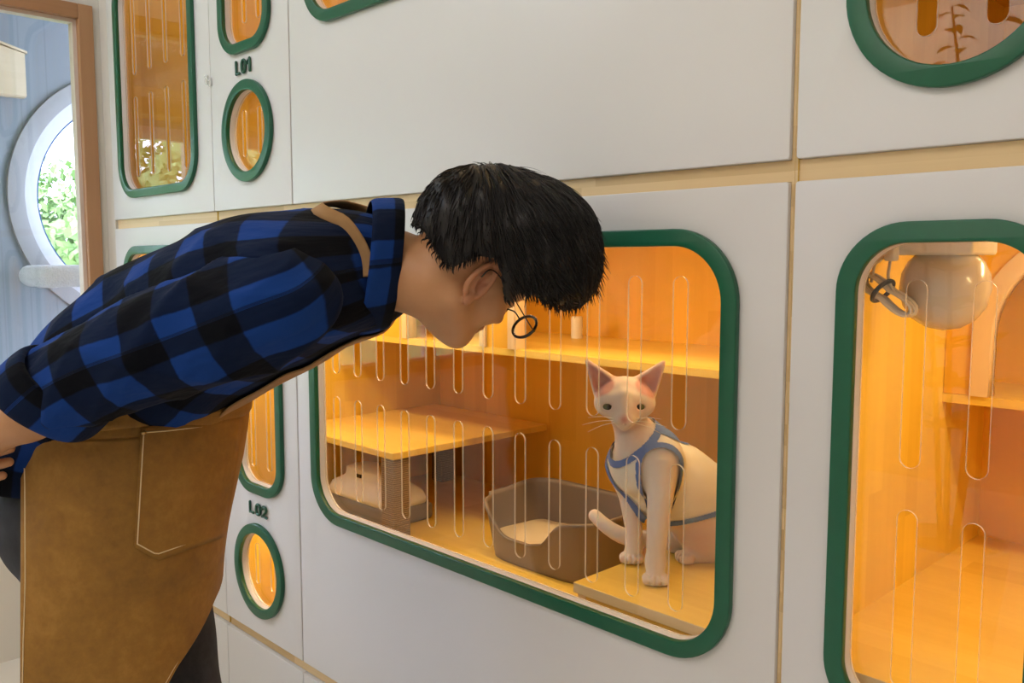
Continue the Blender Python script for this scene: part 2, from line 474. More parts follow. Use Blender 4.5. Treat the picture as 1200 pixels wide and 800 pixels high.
# house-shaped wall box with an arch
hx, hy0, hy1, hz0, hz1 = FARX, -.30, .118, 2.03, 2.215
hb = tag(empty('cat_house', (hx, (hy0+hy1)/2, hz0)), 'pale wooden cat house with an arched hole on the far room wall', 'cat house')
ym = (hy0+hy1)/2
arch = [(ym-.10, hz0+.012), (ym+.10, hz0+.012)]+[(ym+.10*math.cos(a), hz0+.06+.10*math.sin(a)) for a in np.linspace(0, PI, 20)]
outl = [(hy0, hz0), (hy1, hz0), (hy1, hz1), (ym, hz1+.05), (hy0, hz1)]
M['house'] = wood('house_wood', 2, 1, (.72, .60, .42), (.60, .48, .30), .1, .6, .5, .3)
plate('front_panel', [outl, arch], .06, .072, M['house'], hb, .001, M=T_YZ(hx))
plate('rear_panel', [outl], .002, .014, M['house'], hb, .001, M=T_YZ(hx))
MB().box(hx+.014, hx+.06, hy1-.012, hy1, hz0, hz1).build('side_panel', M['house'], hb)
MB().box(hx+.014, hx+.06, hy0, hy0+.012, hz0, hz1).build('side_panel', M['house'], hb)
MB().box(hx+.014, hx+.06, hy0, hy1, hz0-.004, hz0+.008).build('floor_panel', M['house'], hb)
rp = [(hy0-.008, hz1), (ym, hz1+.058), (hy1+.008, hz1), (hy1+.008, hz1+.010), (ym, hz1+.068), (hy0-.008, hz1+.010)]
plate('roof_panel', [rp], .004, .082, M['house'], hb, .001, M=T_YZ(hx))
# round fleece perch under the porthole
m, nt, bs, _ = new_mat('fleece'); co = objco(nt); nn = noise(nt, co, 140, 4)
nt.links.new(mixc(nt, nn, (.50, .51, .53), (.72, .73, .75)), bs.inputs['Base Color']); bs.inputs['Roughness'].default_value = 1; bump(nt, bs, nn, .9, .008)
M['fleece'] = m
bx, by, bz, br = FARX+.27, .265, 1.215, .215
bed = tag(empty('cat_perch', (bx, by, bz)), 'round light grey fleece cat perch below the porthole window', 'cat perch')
v, fcs = tube_mesh([(bx+br*math.cos(a), by+br*math.sin(a), bz+.022) for a in np.linspace(0, 2*PI, 48, endpoint=False)], .047, 14, True)
mesh_obj('bolster_rim', v, fcs, M['fleece'], bed, True)
MB().lathe([(0, .004), (br, .004), (br, .012), (0, .012)], 40, Matrix.Translation((bx, by, bz-.012))).build('cushion', M['fleece'], bed, True)
bt = MB()
for s in (-1, 1): bt.tube([(FARX+.004, by+s*.12, bz-.03), (bx, by+s*.12, bz-.022)], .009, 8)
bt.tube([(FARX+.004, by-.15, bz-.022), (FARX+.004, by+.15, bz-.022)], .009, 8)
bt.build('bracket', M['rim_white'], bed, True)

# outdoors: slope and trees
m, nt, bs, _ = new_mat('meadow'); co = objco(nt)
nt.links.new(mixc(nt, noise(nt, co, .6, 5), (.12, .22, .05), (.26, .36, .12)), bs.inputs['Base Color']); bs.inputs['Roughness'].default_value = .95
V, F = [], []
gx = np.linspace(-60, -4.75, 40); gy = np.linspace(-40, 40, 50)
for x in gx:
    for y in gy:
        d = -4.75-x
        V.append((x, y, -.6+.035*d+.6*math.sin(.23*y+.4)*min(1, d/12)+.5*math.sin(.31*x)*min(1, d/12)))
for i in range(39):
    for j in range(49): F.append((i*50+j, (i+1)*50+j, (i+1)*50+j+1, i*50+j+1))
struct(mesh_obj('ground_outside', V, F, m, None, True))
m, nt, bs, _ = new_mat('leaf_green'); co = objco(nt)
nt.links.new(mixc(nt, noise(nt, co, 1.6, 5), (.14, .28, .07), (.36, .50, .22)), bs.inputs['Base Color']); bs.inputs['Roughness'].default_value = .8
M['leaf'] = m; M['bark'] = plain('bark', (.12, .08, .05), .9, .3, 10, bumpk=.6)
def tree(x, y, z, h, r, label, seed):
    R_ = np.random.default_rng(seed)
    t = tag(empty('tree', (x, y, z)), label, 'tree', 'trees outside the far room')
    v, f = tube_mesh([(x, y, z-.3), (x+.05, y, z+h*.35), (x-.03, y+.05, z+h*.7)], [.16, .11, .05], 10)
    mesh_obj('trunk', v, f, M['bark'], t, True)
    V = []; F = []
    for k in range(9000):
        d = R_.normal(size=3); d /= np.linalg.norm(d)
        lump = 1+.22*math.sin(5*d[0]+seed)+.2*math.sin(6*d[1]+2*seed)+.15*math.sin(7*d[2])
        q = np.array([x, y, z+h*.66])+d*np.array([r, r, h*.38])*lump*(.72+.28*R_.random())
        a = R_.normal(size=3); a /= np.linalg.norm(a); b_ = np.cross(a, d); b_ /= np.linalg.norm(b_)+1e-9
        s = .05+.05*R_.random(); i = len(V)
        V += [q-a*s, q+b_*s*.5, q+a*s, q-b_*s*.5]; F.append((i, i+1, i+2, i+3))
    mesh_obj('crown', V, F, M['leaf'], t)
for a in ((-11.5, -.2, -.4, 3.0, 1.5, 'light green tree outside between the porthole and the wide window', 1), (-13, 3.4, -.4, 2.7, 1.5, 'leafy light green tree seen through the porthole window', 2),
          (-12.5, -4.6, -.4, 3.6, 1.9, 'round green tree outside the wide window, nearest to the glass there', 3), (-17.5, -9.2, 0, 4.4, 2.6, 'broad green tree farthest out on the slope', 4), (-18, 6.5, 0, 3.2, 1.9, 'green tree far out behind the leafy one seen through the porthole', 5)):
    tree(*a)
# potted plant standing in the room (its leaves mirror in the round pane)
def potted(x, y, h, seed):
    R_ = np.random.default_rng(seed)
    t = tag(empty('potted_plant', (x, y, 0)), 'tall leafy plant in a white pot standing out in the room', 'plant')
    MB().lathe([(0, 0), (.15, 0), (.19, .36), (.175, .36), (.165, .31), (0, .31)], 36, Matrix.Translation((x, y, 0))).build('pot', M['white_plastic'], t, True)
    MB().lathe([(0, .31), (.163, .312), (0, .325)], 24, Matrix.Translation((x, y, 0))).build('soil', M['bark'], t)
    for s in range(5):
        a = s*1.256+.3; top = np.array([x+.20*math.cos(a), y+.20*math.sin(a), h*(.8+.2*R_.random())])
        if s == 0: top = np.array([x-.065, y, h-.02])
        pts = spline([(x+.02*math.cos(a), y+.02*math.sin(a), .30), (x+.08*math.cos(a), y+.08*math.sin(a), h*.5), top], 14)
        v, f = tube_mesh(pts, np.linspace(.011, .004, 14), 6); mesh_obj('stem', v, f, M['bark'], t, True)
        V, F = [], []
        for k in range(36 if s else 11):
            p = pts[int(4+9*k/35)] if s else pts[11]+(pts[13]-pts[11])*(k/10)**.8; b_ = k*2.4+.5*R_.random(); L = (.12+.06*R_.random()) if s else .095-.03*k/10; w_ = L*.22
            d = np.array([math.cos(b_), math.sin(b_), .35+.5*R_.random()]); d /= np.linalg.norm(d)
            sdir = np.cross(d, [0, 0, 1]); sdir /= np.linalg.norm(sdir); i = len(V)
            for q, ww in ((0, .05), (.3, .9), (.6, .85), (.85, .4), (1, .02)):
                c = p+d*L*q+np.array([0, 0, -.05*q*q]); V += [c-sdir*w_*ww, c+sdir*w_*ww]
            for q in range(4): F.append((i+2*q, i+2*q+1, i+2*q+3, i+2*q+2))
        mesh_obj('leaves', V, F, M['leaf'], t, True)
potted(-1.02, -1.95, 2.15, 3)

# room light: ceiling panels, an added back-wall light and daylight through the far room's windows
area('ceiling_light_a', (-.9, -1.9, 2.74), (-.9, -1.7, 0), 1.6, 1.2, 17, (1, .90, .84))
area('ceiling_light_b', (.9, -2.4, 2.74), (.9, -2.2, 0), 1.6, 1.2, 14, (1, .90, .84))
area('ceiling_light_c', (-2.4, -1.2, 2.74), (-2.4, -1.0, 0), .8, .8, 12, (.78, .89, 1))
sun = bpy.data.lights.new('sun', 'SUN'); sun.energy = 3; sun.color = (1, .95, .86); sun.angle = .01
so_ = bpy.data.objects.new('sun', sun); COL.objects.link(so_); so_.rotation_euler = Vector((-.70, .25, -.66)).to_track_quat('-Z', 'Y').to_euler()
area('added_wall_light', (-1.7, -3.75, 2.76), (-1.7, -4.2, 2.15), 2.0, .08, 26, (1, .92, .82))  # added lamp, brightens the back wall so the round pane mirrors it
# ------------------------------------------------------------------ cat cabins behind white doors
YD0, YD1 = 0.0, .020              # door thickness
YP0, YP1 = .0125, .0165           # acrylic panes set into the doors
YC0, YC1 = .026, .800             # carcass depth
ZB0, ZB1 = .292, 1.407            # lower doors
ZT0, ZT1 = 1.437, 2.55            # upper doors
S = 1.0015
def sx(x): return x*S
def sz(z): return 1.3+(z-1.3)*S
PF = lambda n, c: 0 if abs(n.y) > .8 else 1
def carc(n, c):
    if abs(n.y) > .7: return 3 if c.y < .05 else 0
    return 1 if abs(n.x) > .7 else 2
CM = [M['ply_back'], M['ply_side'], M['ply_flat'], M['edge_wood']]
RW = .026; RH = .012
def ring(shape, parent):
    kind = shape[0]
    if kind == 'r':
        x0, x1, z0, z1, r = shape[1:]
        L = [rrect(x0, x1, z0, z1, r), rrect(x0+RW, x1-RW, z0+RW, z1-RW, r-RW)]
    else:
        cx, cz, r = shape[1:]; L = [circ(cx, cz, r), circ(cx, cz, r-RW)]
    return plate('window_ring', L, -RH, -.0003, M['green'], parent, .0022)
def inner(shape, g=0.0):
    if shape[0] == 'r':
        x0, x1, z0, z1, r = shape[1:]; q = RW-g
        return rrect(x0+q, x1-q, z0+q, z1-q, max(r-q, .01))
    return circ(shape[1], shape[2], shape[3]-RW+g)
def door(parent, x0, x1, z0, z1, wins, text=None, latch=None):
    loops = [rrect(x0, x1, z0, z1, .004, 3)]+[inner(s, .0005) for s, _ in wins]
    d = plate('door', loops, YD0, YD1, M['white_board'], parent, .0015)
    for s, sl in wins:
        ring(s, d)
        L = [inner(s, -.0003)]+[slotpts(x, a, b_, w_) for x, a, b_, w_ in sl]
        plate('window_pane', L, YP0, YP1, [M['acrylic'], M['acrylic_edge']], d, .0006, matf=PF, smooth=False)
    if text: lettering(text, d)
    if latch:
        lx, lz = latch
        k = MB().box(lx-.014, lx-.002, -.008, -.0004, lz-.013, lz+.013, .003).box(lx+.004, lx+.018, -.007, -.0004, lz-.02, lz+.004, .003)
        k.tube([(lx-.008, -.006, lz+.004), (lx+.002, -.013, lz+.006), (lx+.012, -.006, lz-.006)], .0035, 8)
        k.build('latch', M['clear_plastic'], d, True)
    return d
def lettering(text, parent):       # raised rounded numerals, one mesh
    s, x, z, w_, h_ = text
    G = {'L': [[(0, 1), (0, 0), (.85, 0)]], '1': [[(.02, .66), (.66, 1), (.66, 0)]],
         '0': [[(.5+.5*math.copysign(abs(math.cos(a))**.8, math.cos(a)), .5+.5*math.copysign(abs(math.sin(a))**.8, math.sin(a))) for a in np.linspace(0, 2*PI, 28)]],
         '2': [[(.02, .74), (.10, .90), (.30, 1), (.55, 1), (.85, .92), (.95, .74), (.85, .54), (.02, 0), (1, 0)]]}
    b = MB(); r = .0041; n = len(s); gap = w_*.115; cw = (w_-2*r-gap*(n-1))/n
    for k, ch in enumerate(s):
        ox = x+r+k*(cw+gap)
        for P in G[ch]:
            b.tube([(ox+u*cw, 0, z+r+v*(h_-2*r)) for u, v in P], r, 10)
            for u, v in P[:1]+P[-1:]+(P[1:-1] if ch in 'L1' else P[-2:-1]):
                b.lathe([(0, -r)]+[(r*math.sin(a), -r*math.cos(a)) for a in np.linspace(.3, PI-.3, 8)]+[(0, r)], 12, Matrix.Translation((ox+u*cw, 0, z+r+v*(h_-2*r))))
    b.bm.transform(Matrix.Translation((0, -.0045, 0))@Matrix.Diagonal((1, .82, 1, 1)))
    return b.build('unit_number', M['green_text'], parent, True)
def rows(xs, zr, w_): return [(sx(x), sz(a), sz(b_), w_) for x in xs for a, b_ in zr]
LOWZ = [(.750, .985), (1.040, 1.277)]
UPZ = [(1.908, 2.140), (2.20, 2.43)]
def cabinet(label, x0, x1, z0, z1, decks):
    t = .015
    o = tag(empty('cat_cabinet', ((x0+x1)/2, .4, z0)), label, 'cabinet', 'white cat cabins')
    b = MB()
    b.box(x0, x0+t, YC0, YC1, z0, z1).box(x1-t, x1, YC0, YC1, z0, z1)
    b.box(x0+t, x1-t, YC0, YC1, z0, z0+.03).box(x0+t, x1-t, YC0, YC1, z1-.03, z1)
    b.box(x0+t, x1-t, YC1-.015, YC1, z0+.03, z1-.03)
    if abs(x0-XC) < 1e-6: b.box(x0+.0002, x0+.0045, .007, YC0, z0, z1)
    if abs(x1-XC) < 1e-6: b.box(x1-.0045, x1-.0002, .007, YC0, z0, z1)
    zg = (ZB0 if z0 < 1 else ZT0)-.0005
    b.box(x0+.0046, x1-.0046, .010, YC0, z0, zg).box(x0+.0046, x1-.0046, .010, YC0, z1-.0145, z1)
    b.build('carcass', CM, o, matf=carc)
    for zt in decks:
        MB().box(x0+t, x1-t, YC0, YC1-.015, zt-.018, zt).build('deck', CM, o, matf=carc)
    return o
XA, XB, XC, XD, XE = -3.026, -2.2915, -.583, .43, 1.70
R1 = .11
mainx = np.linspace(-1.722, -.768, 12)
ZR0, ZR1 = .686, 1.3485
ring_lo = lambda a, b_: ('r', a, b_, ZR0, ZR1, R1 if b_-a > .5 else .088)
ring_hi = lambda a, b_: ('r', a, b_, 1.829, 2.490, R1 if b_-a > .5 else .088)
g = .0015
# --- lower left
lc1 = cabinet('lower white cat cabin at the far left, mostly hidden behind the person', XA, XB, .264, 1.422, [.58])
door(lc1, XA+.0015, XB-.0015, ZB0, ZB1, [(('r', -2.946, -2.377, .66, ZR1, R1), rows((-2.84, -2.722, -2.605, -2.487), LOWZ, .024))])
# --- lower middle (number 02): narrow door and wide door
lc2 = cabinet('lower white cat cabin numbered L02, with the cat behind its wide window', XB, XC, .264, 1.422, [.58])
door(lc2, XB+.0015, -1.8815, ZB0, ZB1,
     [(ring_lo(-2.2, -1.9455), rows((-2.13, -2.046), LOWZ, .021)), (('c', -2.0865, .475, .128), rows((-2.125, -2.044), [(.425, .538)], .019))],
     ('L02', -2.131, .6255, .096, .035), (-2.295, .615))
door(lc2, -1.8765, -.588, ZB0, ZB1, [(ring_lo(-1.805, -.657), rows(mainx, LOWZ, .026))])
# --- lower right
lc3 = cabinet('lower right white cat cabin with the globe lamp inside', XC, XD, .264, 1.422, [.745])
door(lc3, XC+.005, -.166, ZB0, ZB1,
     [(ring_lo(-.512, -.248), rows((-.4185, -.340), LOWZ, .0245)), (('c', -.3835, .475, .128), rows((-.42, -.342), [(.425, .538)], .022))])
door(lc3, -.163, XD-.002, ZB0, ZB1, [(ring_lo(-.09, .36), rows(np.linspace(-.02, .29, 4), LOWZ, .025))])
# --- upper left
uc1 = cabinet('upper white cat cabin at the far left with a tall window', XA, XB, 1.422, 2.58, [])
door(uc1, XA+g, XB-.0015, ZT0, ZT1, [(('r', -2.946, -2.377, 1.501, 2.21, R1), rows((-2.84, -2.722, -2.605, -2.487), [(1.569, 1.818), (1.887, 2.14)], .020))])
# --- upper middle (number 01)
uc2 = cabinet('upper white cat cabin numbered L01 with a wide blank front', XB, XC, 1.422, 2.58, [1.805])
door(uc2, XB+.0015, -1.8815, ZT0, ZT1,
     [(ring_hi(-2.22, -1.957), rows((-2.117, -2.045), UPZ, .019)), (('c', -2.0865, 1.6315, .128), rows((-2.131, -2.05), [(1.571, 1.691)], .019))],
     ('L01', -2.139, 1.7755, .086, .038), (-2.297, 1.79))
door(uc2, -1.8765, -.588, ZT0, ZT1, [(ring_hi(-1.80, -.657), rows(mainx, UPZ, .026))])
# --- upper right
uc3 = cabinet('upper right white cat cabin with a round window', XC, XD, 1.422, 2.58, [1.805])
door(uc3, XC+.005, -.166, ZT0, ZT1,
     [(ring_hi(-.512, -.248), rows((-.4185, -.340), UPZ, .0245)), (('c', -.3835, 1.6315, .128), rows((-.4205, -.342), [(1.571, 1.691)], .0235))])
door(uc3, -.163, XD-.002, ZT0, ZT1, [(ring_hi(-.09, .36), rows(np.linspace(-.02, .29, 4), UPZ, .025))])
# --- low plinth drawers
for a, b_, lab in ((XA, XB, 'white plinth drawer at the far left below the cabins'), (XB, -1.879, 'narrow white plinth drawer below the round window of L02'),
                   (-1.879, XC, 'wide white plinth drawer below the wide cat window'), (XC, XD, 'white plinth drawer below the right cabin')):
    p = tag(empty('plinth_drawer', ((a+b_)/2, .4, 0)), lab, 'drawer', 'white plinth drawers')
    MB().box(a+g, b_-g, 0.0, .02, .03, .262, .0015).build('drawer_front', M['white_board'], p)
    MB().box(a+.003, b_-.003, .0205, .78, .0, .26).build('drawer_box', M['ply_flat'], p)
# filler strip and the wall above the doors
struct(MB().box(XL+.001, XA-.003, .004, .03, 0, 2.6).build('trim_1', M['wall_cream']))
struct(MB().box(XL+.001, XE+.6, .01, .8, 2.585, ROOM_TOP-.002).build('trim_2', M['wall_cream']))
struct(MB().box(XD+.004, 2.298, .01, .8, 0, 2.584).build('trim_3', M['white_board']))

# ------------------------------------------------------------------ inside the lower middle cabin
FL = .58
IX0, IX1, IY1 = XB+.015, XC-.015, YC1-.015
SH = 1.088                                     # shelf top
MB().box(IX0, IX1, .36, IY1, SH-.016, SH).build('shelf', CM, lc2, matf=lambda n, c: 2 if abs(n.z) > .7 or c.y < .4 else carc(n, c))
def arch_loop(x0, x1, z0, zs, r):
    a0 = [(x0, z0)]; cx = (x0+x1)/2; rr = (x1-x0)/2
    return [(x1, z0), ]+[(cx+rr*math.cos(a), zs+rr*math.sin(a)) for a in np.linspace(0, PI, 28)]+[(x0, z0)]
def divider(label, x0, x1, y, z0, z1, arches, parent_deck, endtrim=True, tw=.022):
    o = tag(empty('arched_divider', ((x0+x1)/2, y, z0)), label, 'divider')
    L = [[(x0, z0), (x1, z0), (x1, z1), (x0, z1)]]
    # openings reach the bottom edge: cut them out of the outline instead
    out_ = [(x0, z0)]
    for a, b_, zs in sorted(arches):
        al = arch_loop(a, b_, z0, zs, 0); out_ += list(reversed(al))
    out_ += [(x1, z0), (x1, z1), (x0, z1)]
    plate('panel', [out_], y, y+.016, M['ply_back'], o, 0, smooth=False)
    for a, b_, zs in arches:
        al = arch_loop(a, b_, z0, zs, 0); il = arch_loop(a+tw, b_-tw, z0, zs, 0)
        plate('arch_trim', [list(reversed(al))[:-1]+[al[0]]+il], y-.006, y+.03, M['ply_pale'], o, 0, smooth=False)
    if endtrim: MB().box(x1, x1+tw, y-.006, y+.03, z0, z1).build('edge_trim', M['ply_pale'], o)
    return o
q = lambda px, py, Y: onY(px, py, Y)[0]
divider('arched wooden divider on the shelf above the perch table', IX0+.001, q(596, 400, .36), .362, SH+.0005, 1.3915,
        [(q(472, 400, .36), q(570, 400, .36), 1.25)], lc2)
o = MB().lathe([(0, 0), (.016, 0), (.016, .055), (.014, .06), (0, .06)], 20, Matrix.Translation((*onY(676, 397, .70)[:2], SH+.0005)))
tag(o.build('cylinder', M['white_plastic'], None, True), 'small white jar standing at the back of the shelf', 'cylinder')  # plain small white upright post, its purpose unknown
# perch table on a sisal post
TZ = .817
tb = tag(empty('perch_table', (-1.9, .48, FL)), 'low wooden perch table on a grey sisal post', 'table')
MB().box(IX0+.001, -1.75, .193, .76, TZ-.018, TZ, .002).build('tabletop', M['ply_flat'], tb)
MB().box(-1.815, -1.760, .20, .256, FL, TZ-.018, .006).build('post', M['sisal'], tb)
MB().box(-2.2, -2.145, .68, .736, FL, TZ-.018, .006).build('post', M['sisal'], tb)
# drinking fountain
fx0, fx1, fy = -2.185, -1.86, .335
fo = tag(empty('water_fountain', ((fx0+fx1)/2, fy, FL)), 'white pet fountain on a dark grey base behind the sisal post', 'pet fountain')
cx, cy = (fx0+fx1)/2, fy; hw = (fx1-fx0)/2
def rloft(rings_, name, mat, parent, n=40, cap=True):
    V, F = [], []
    for cx_, cy_, hx_, hy_, z, e in rings_:
        for k in range(n):
            a = 2*PI*k/n; c, s = math.cos(a), math.sin(a)
            V.append((cx_+hx_*math.copysign(abs(c)**(2/e), c), cy_+hy_*math.copysign(abs(s)**(2/e), s), z))
    m_ = len(rings_)
    for i in range(m_-1):
        for k in range(n): F.append((i*n+k, i*n+(k+1) % n, (i+1)*n+(k+1) % n, (i+1)*n+k))
    if cap: F.append(tuple(range(n-1, -1, -1))); F.append(tuple((m_-1)*n+k for k in range(n)))
    return mesh_obj(name, V, F, mat, parent, True)
MB().box(cx-hw, cx+hw, cy-.08, cy+.08, FL, .628, .012, 3).build('base', M['grey_plastic'], fo, True)
rloft([(cx, cy, hw*.96, .076, .628, 6), (cx, cy, hw*.97, .077, .640, 6), (cx, cy, hw*.93, .073, .660, 5), (cx, cy, hw*.72, .055, .676, 4.5), (cx, cy, hw*.66, .050, .684, 4.5), (cx, cy, hw*.64, .048, .704, 4.5), (cx, cy, hw*.58, .042, .710, 4)],
      'tank', M['white_plastic'], fo)
MB().box(cx-.028, cx-.002, cy-.054, cy-.046, .687, .697, .002).build('sensor', M['black'], fo)
# litter tray with a scooped front
def litter_box(x0, x1, y0, y1, z0, z1):
    o = tag(empty('litter_box', ((x0+x1)/2, (y0+y1)/2, z0)), 'taupe plastic litter box with a scooped front beside the cat', 'litter box')
    cx, cy = (x0+x1)/2, (y0+y1)/2; hx, hy = (x1-x0)/2, (y1-y0)/2; n = 160; m_ = 14
    def pt(k, v, off, zz=None):
        a = 2*PI*k/n; c, s = math.cos(a), math.sin(a); e = 4.5
        ux = math.copysign(abs(c)**(2/e), c); uy = math.copysign(abs(s)**(2/e), s)
        fl = .85+.15*v                               # flare
        X = cx+ux*(hx*fl-off); Y = cy+uy*(hy*fl-off)
        return X, Y, ux, uy
    def ztop(k):
        X, Y, ux, uy = pt(k, 1, 0)
        zt = z1+.012*max(0, uy)
        if uy < -.5:
            d = (X-(x0+.41*(x1-x0)))/(.285*(x1-x0))
            dip = 1/(1+abs(d)**6)
            zt -= dip*(z1-z0-.062)
        return zt
    V, F = [], []
    prof = [('o', v) for v in np.linspace(0, 1, m_)]+[('i', v) for v in np.linspace(1, 0.06, m_)]
    for side, v in prof:
        for k in range(n):
            zt = ztop(k); vv = v*(zt-z0)/(z1-z0)
            off = 0 if side == 'o' else .0045
            if side == 'o' and v > .93: off = -.004
            X, Y, _, _ = pt(k, vv, off); V.append((X, Y, z0+v*(zt-z0)+(0.002 if side == 'i' and v == 1 else 0)))
    L = len(prof)
    for i in range(L-1):
        for k in range(n): F.append((i*n+k, i*n+(k+1) % n, (i+1)*n+(k+1) % n, (i+1)*n+k))
    F.append(tuple(range(n-1, -1, -1))); F.append(tuple((L-1)*n+k for k in range(n)))
    mesh_obj('tray', V, F, M['taupe'], o, True)
    # heaped litter
    V, F = [], []; rr = 14
    for i in range(rr+1):
        for k in range(n):
            q_ = i/rr; X, Y, ux, uy = pt(k, .40, .006)
            x = cx+(X-cx)*q_; y = cy+(Y-cy)*q_
            V.append((x, y, z0+.052+.022*math.exp(-((x-cx-.03)**2+(y-cy)**2)/.006)+.0015*math.sin(70*x+40*y)))
    for i in range(rr):
        for k in range(n): F.append((i*n+k, i*n+(k+1) % n, (i+1)*n+(k+1) % n, (i+1)*n+k))
    l = mesh_obj('litter', V, F, M['litter'], o, True); l['kind'] = 'stuff'
litter_box(-1.562, -1.192, .292, .530, FL+.0005, .726)
# raised step the cat sits on
PZ = .730
st = tag(empty('wooden_step', (-.8, .3, FL)), 'low wooden step under the sitting cat', 'step')
MB().box(-.998, IX1-.001, .030, .62, PZ-.019, PZ, .0015).build('step_top', CM, st, matf=carc)
MB().box(-.971, IX1-.021, .034, .050, FL, PZ-.0195).build('front_board', CM, st, matf=lambda n, c: 1 if abs(n.x) > .7 else 0)
MB().box(-.990, -.972, .034, .612, FL, PZ-.019).build('side_board', CM, st, matf=carc)
MB().box(IX1-.02, IX1-.002, .034, .612, FL, PZ-.019).build('side_board', CM, st, matf=carc)

# ------------------------------------------------------------------ inside the lower right cabin
RX0 = XC+.015; RFL = .745
SR = 1.062
MB().box(RX0, XD-.015, .55, IY1, SR-.016, SR).build('shelf', CM, lc3, matf=lambda n, c: 2 if abs(n.z) > .7 or c.y < .6 else carc(n, c))
ax0 = q(1137, 450, .55)
divider('arched wooden divider on the shelf behind the globe lamp', RX0+.001, XD-.016, .552, SR+.0005, 1.3915, [(ax0, ax0+.40, 1.165)], lc3, False, .03)
gl = tag(empty('globe_lamp', (-.43, .16, 1.392)), 'white globe ceiling lamp in the right cabin', 'lamp')
GC = onY(1107, 338, .17)
MB().box(GC[0]-.05, GC[0]+.05, GC[1]-.05, GC[1]+.05, GC[2]+.046, 1.3915, .004).build('lamp_base', M['white_plastic'], gl, True)
MB().lathe([(0, -.052), (.02, -.048), (.036, -.038), (.047, -.022), (.052, 0), (.050, .018), (.043, .033), (.034, .042), (.034, .050)], 40,
           Matrix.Translation(GC)@Matrix.Scale(1.12, 4)).build('globe', M['globe'], gl, True)
# coiled cable with a black tie
cb = tag(empty('coiled_cable', tuple(onY(1040, 345, .10))), 'coiled white cable with a black tie hanging beside the globe lamp', 'cable')
c0 = onY(1040, 345, .10); ax_ = (onY(1060, 362, .10)-onY(1018, 330, .10)); ax_ /= np.linalg.norm(ax_)
nx = np.cross(ax_, [0, 1, 0]); nx /= np.linalg.norm(nx)
V, F = [], []
R_ = np.random.default_rng(5)
pts = []
for k in range(7):
    ph_ = R_.random()*.6; L = .040+.004*R_.random(); wd = .012+.006*R_.random(); dy = (k-3)*.0045
    for a in np.linspace(0, 2*PI, 25)[:-1]:
        pin = .35+.65*abs(math.cos(a))**.8
        pts.append(c0+ax_*L*math.cos(a)+nx*wd*math.sin(a)*(.45+.55*abs(math.cos(a)))+np.array([0, dy+.004*math.sin(a+ph_), 0]))
v, f = tube_mesh(np.array(pts), .0021, 6); mesh_obj('coil', v, f, M['cable'], cb, True)
up_ = spline([c0-ax_*.028, c0-ax_*.026+np.array([.002, 0, .025]), onY(1031, 305, .11), onY(1042, 288, .12), np.array([onY(1046, 280, .12)[0], .12, 1.389])], 24)
v, f = tube_mesh(up_, .0022, 6); mesh_obj('lead', v, f, M['cable'], cb, True)
up_ = spline([c0+ax_*.004+nx*.008, onY(1041, 325, .10), onY(1044, 300, .12), np.array([onY(1050, 280, .13)[0], .13, 1.389])], 24)
v, f = tube_mesh(up_, .0022, 6); mesh_obj('lead', v, f, M['cable'], cb, True)
pc = onY(1045, 292, .115); MB().box(pc[0]-.008, pc[0]+.008, pc[1]-.008, pc[1]+.008, pc[2]-.016, 1.3915, .003).build('plug', M['white_plastic'], cb, True)
tie = [c0-ax_*.008+nx*.017*math.cos(a)+np.array([0, .024*math.sin(a), 0]) for a in np.linspace(0, 2*PI, 20, endpoint=False)]
v, f = tube_mesh(tie, .0032, 8, True); mesh_obj('cable_tie', v, f, M['black'], cb, True)

# cabin lights (warm strips under each cabin's ceiling, near the doors)
WARM = (1, .70, .33)
area('cabin_light_lower_middle', (-1.25, .27, 1.385), (-1.25, .34, .75), 1.2, .03, 5.0, WARM)
area('cabin_light_lower_middle_side', (-2.08, .075, 1.385), (-2.08, .3, .75), .3, .03, 2.6, WARM)
area('cabin_light_lower_right', (-.20, .36, 1.385), (-.20, .38, .75), .25, .03, 2.5, WARM)
area('cabin_light_lower_right_front', (.12, .075, 1.385), (.12, .3, .75), .5, .03, 1.6, WARM)
area('cabin_light_lower_left', (-2.66, .075, 1.385), (-2.66, .3, .75), .5, .03, 3, WARM)
area('cabin_light_upper_left', (-2.66, .075, 2.54), (-2.66, .3, 1.75), .5, .03, 1.5, WARM)
area('cabin_light_upper_middle', (-1.3, .075, 2.54), (-1.3, .3, 1.9), 1.2, .03, 5, WARM)
area('cabin_light_upper_low', (-1.9, .075, 1.78), (-1.9, .3, 1.5), .5, .03, 1.2, WARM)
area('cabin_light_drawer_low', (-2.0, .075, .555), (-2.0, .3, .35), .4, .03, 1.8, WARM)
area('cabin_light_upper_right', (-.1, .075, 1.78), (-.1, .3, 1.5), .5, .03, .9, WARM)
# ------------------------------------------------------------------ the cat
K = onY
m, nt, bs, _ = new_mat('cat_skin')
pk = nt.nodes.new('ShaderNodeAttribute'); pk.attribute_name = 'pink'
co = objco(nt); n1 = noise(nt, co, 55, 4)
f = math_n(nt, 'ADD', pk.outputs['Fac'], math_n(nt, 'MULTIPLY', math_n(nt, 'SUBTRACT', n1, .5), .35))
nt.links.new(ramp(nt, f, [(0, (.66, .57, .50)), (.45, (.62, .43, .37)), (1, (.52, .22, .19))]), bs.inputs['Base Color'])
bs.inputs['Roughness'].default_value = .6; bs.inputs['Subsurface Weight'].default_value = .25
bs.inputs['Subsurface Radius'].default_value = (.012, .005, .003); bs.inputs['Subsurface Scale'].default_value = .6
bump(nt, bs, noise(nt, co, 220, 3), .12, .001)
M['cat'] = m
m, nt, bs, _ = new_mat('vest_cloth'); co = objco(nt)
nt.links.new(mixc(nt, noise(nt, co, 30, 3), (.66, .63, .57), (.73, .70, .64)), bs.inputs['Base Color']); bs.inputs['Roughness'].default_value = .85
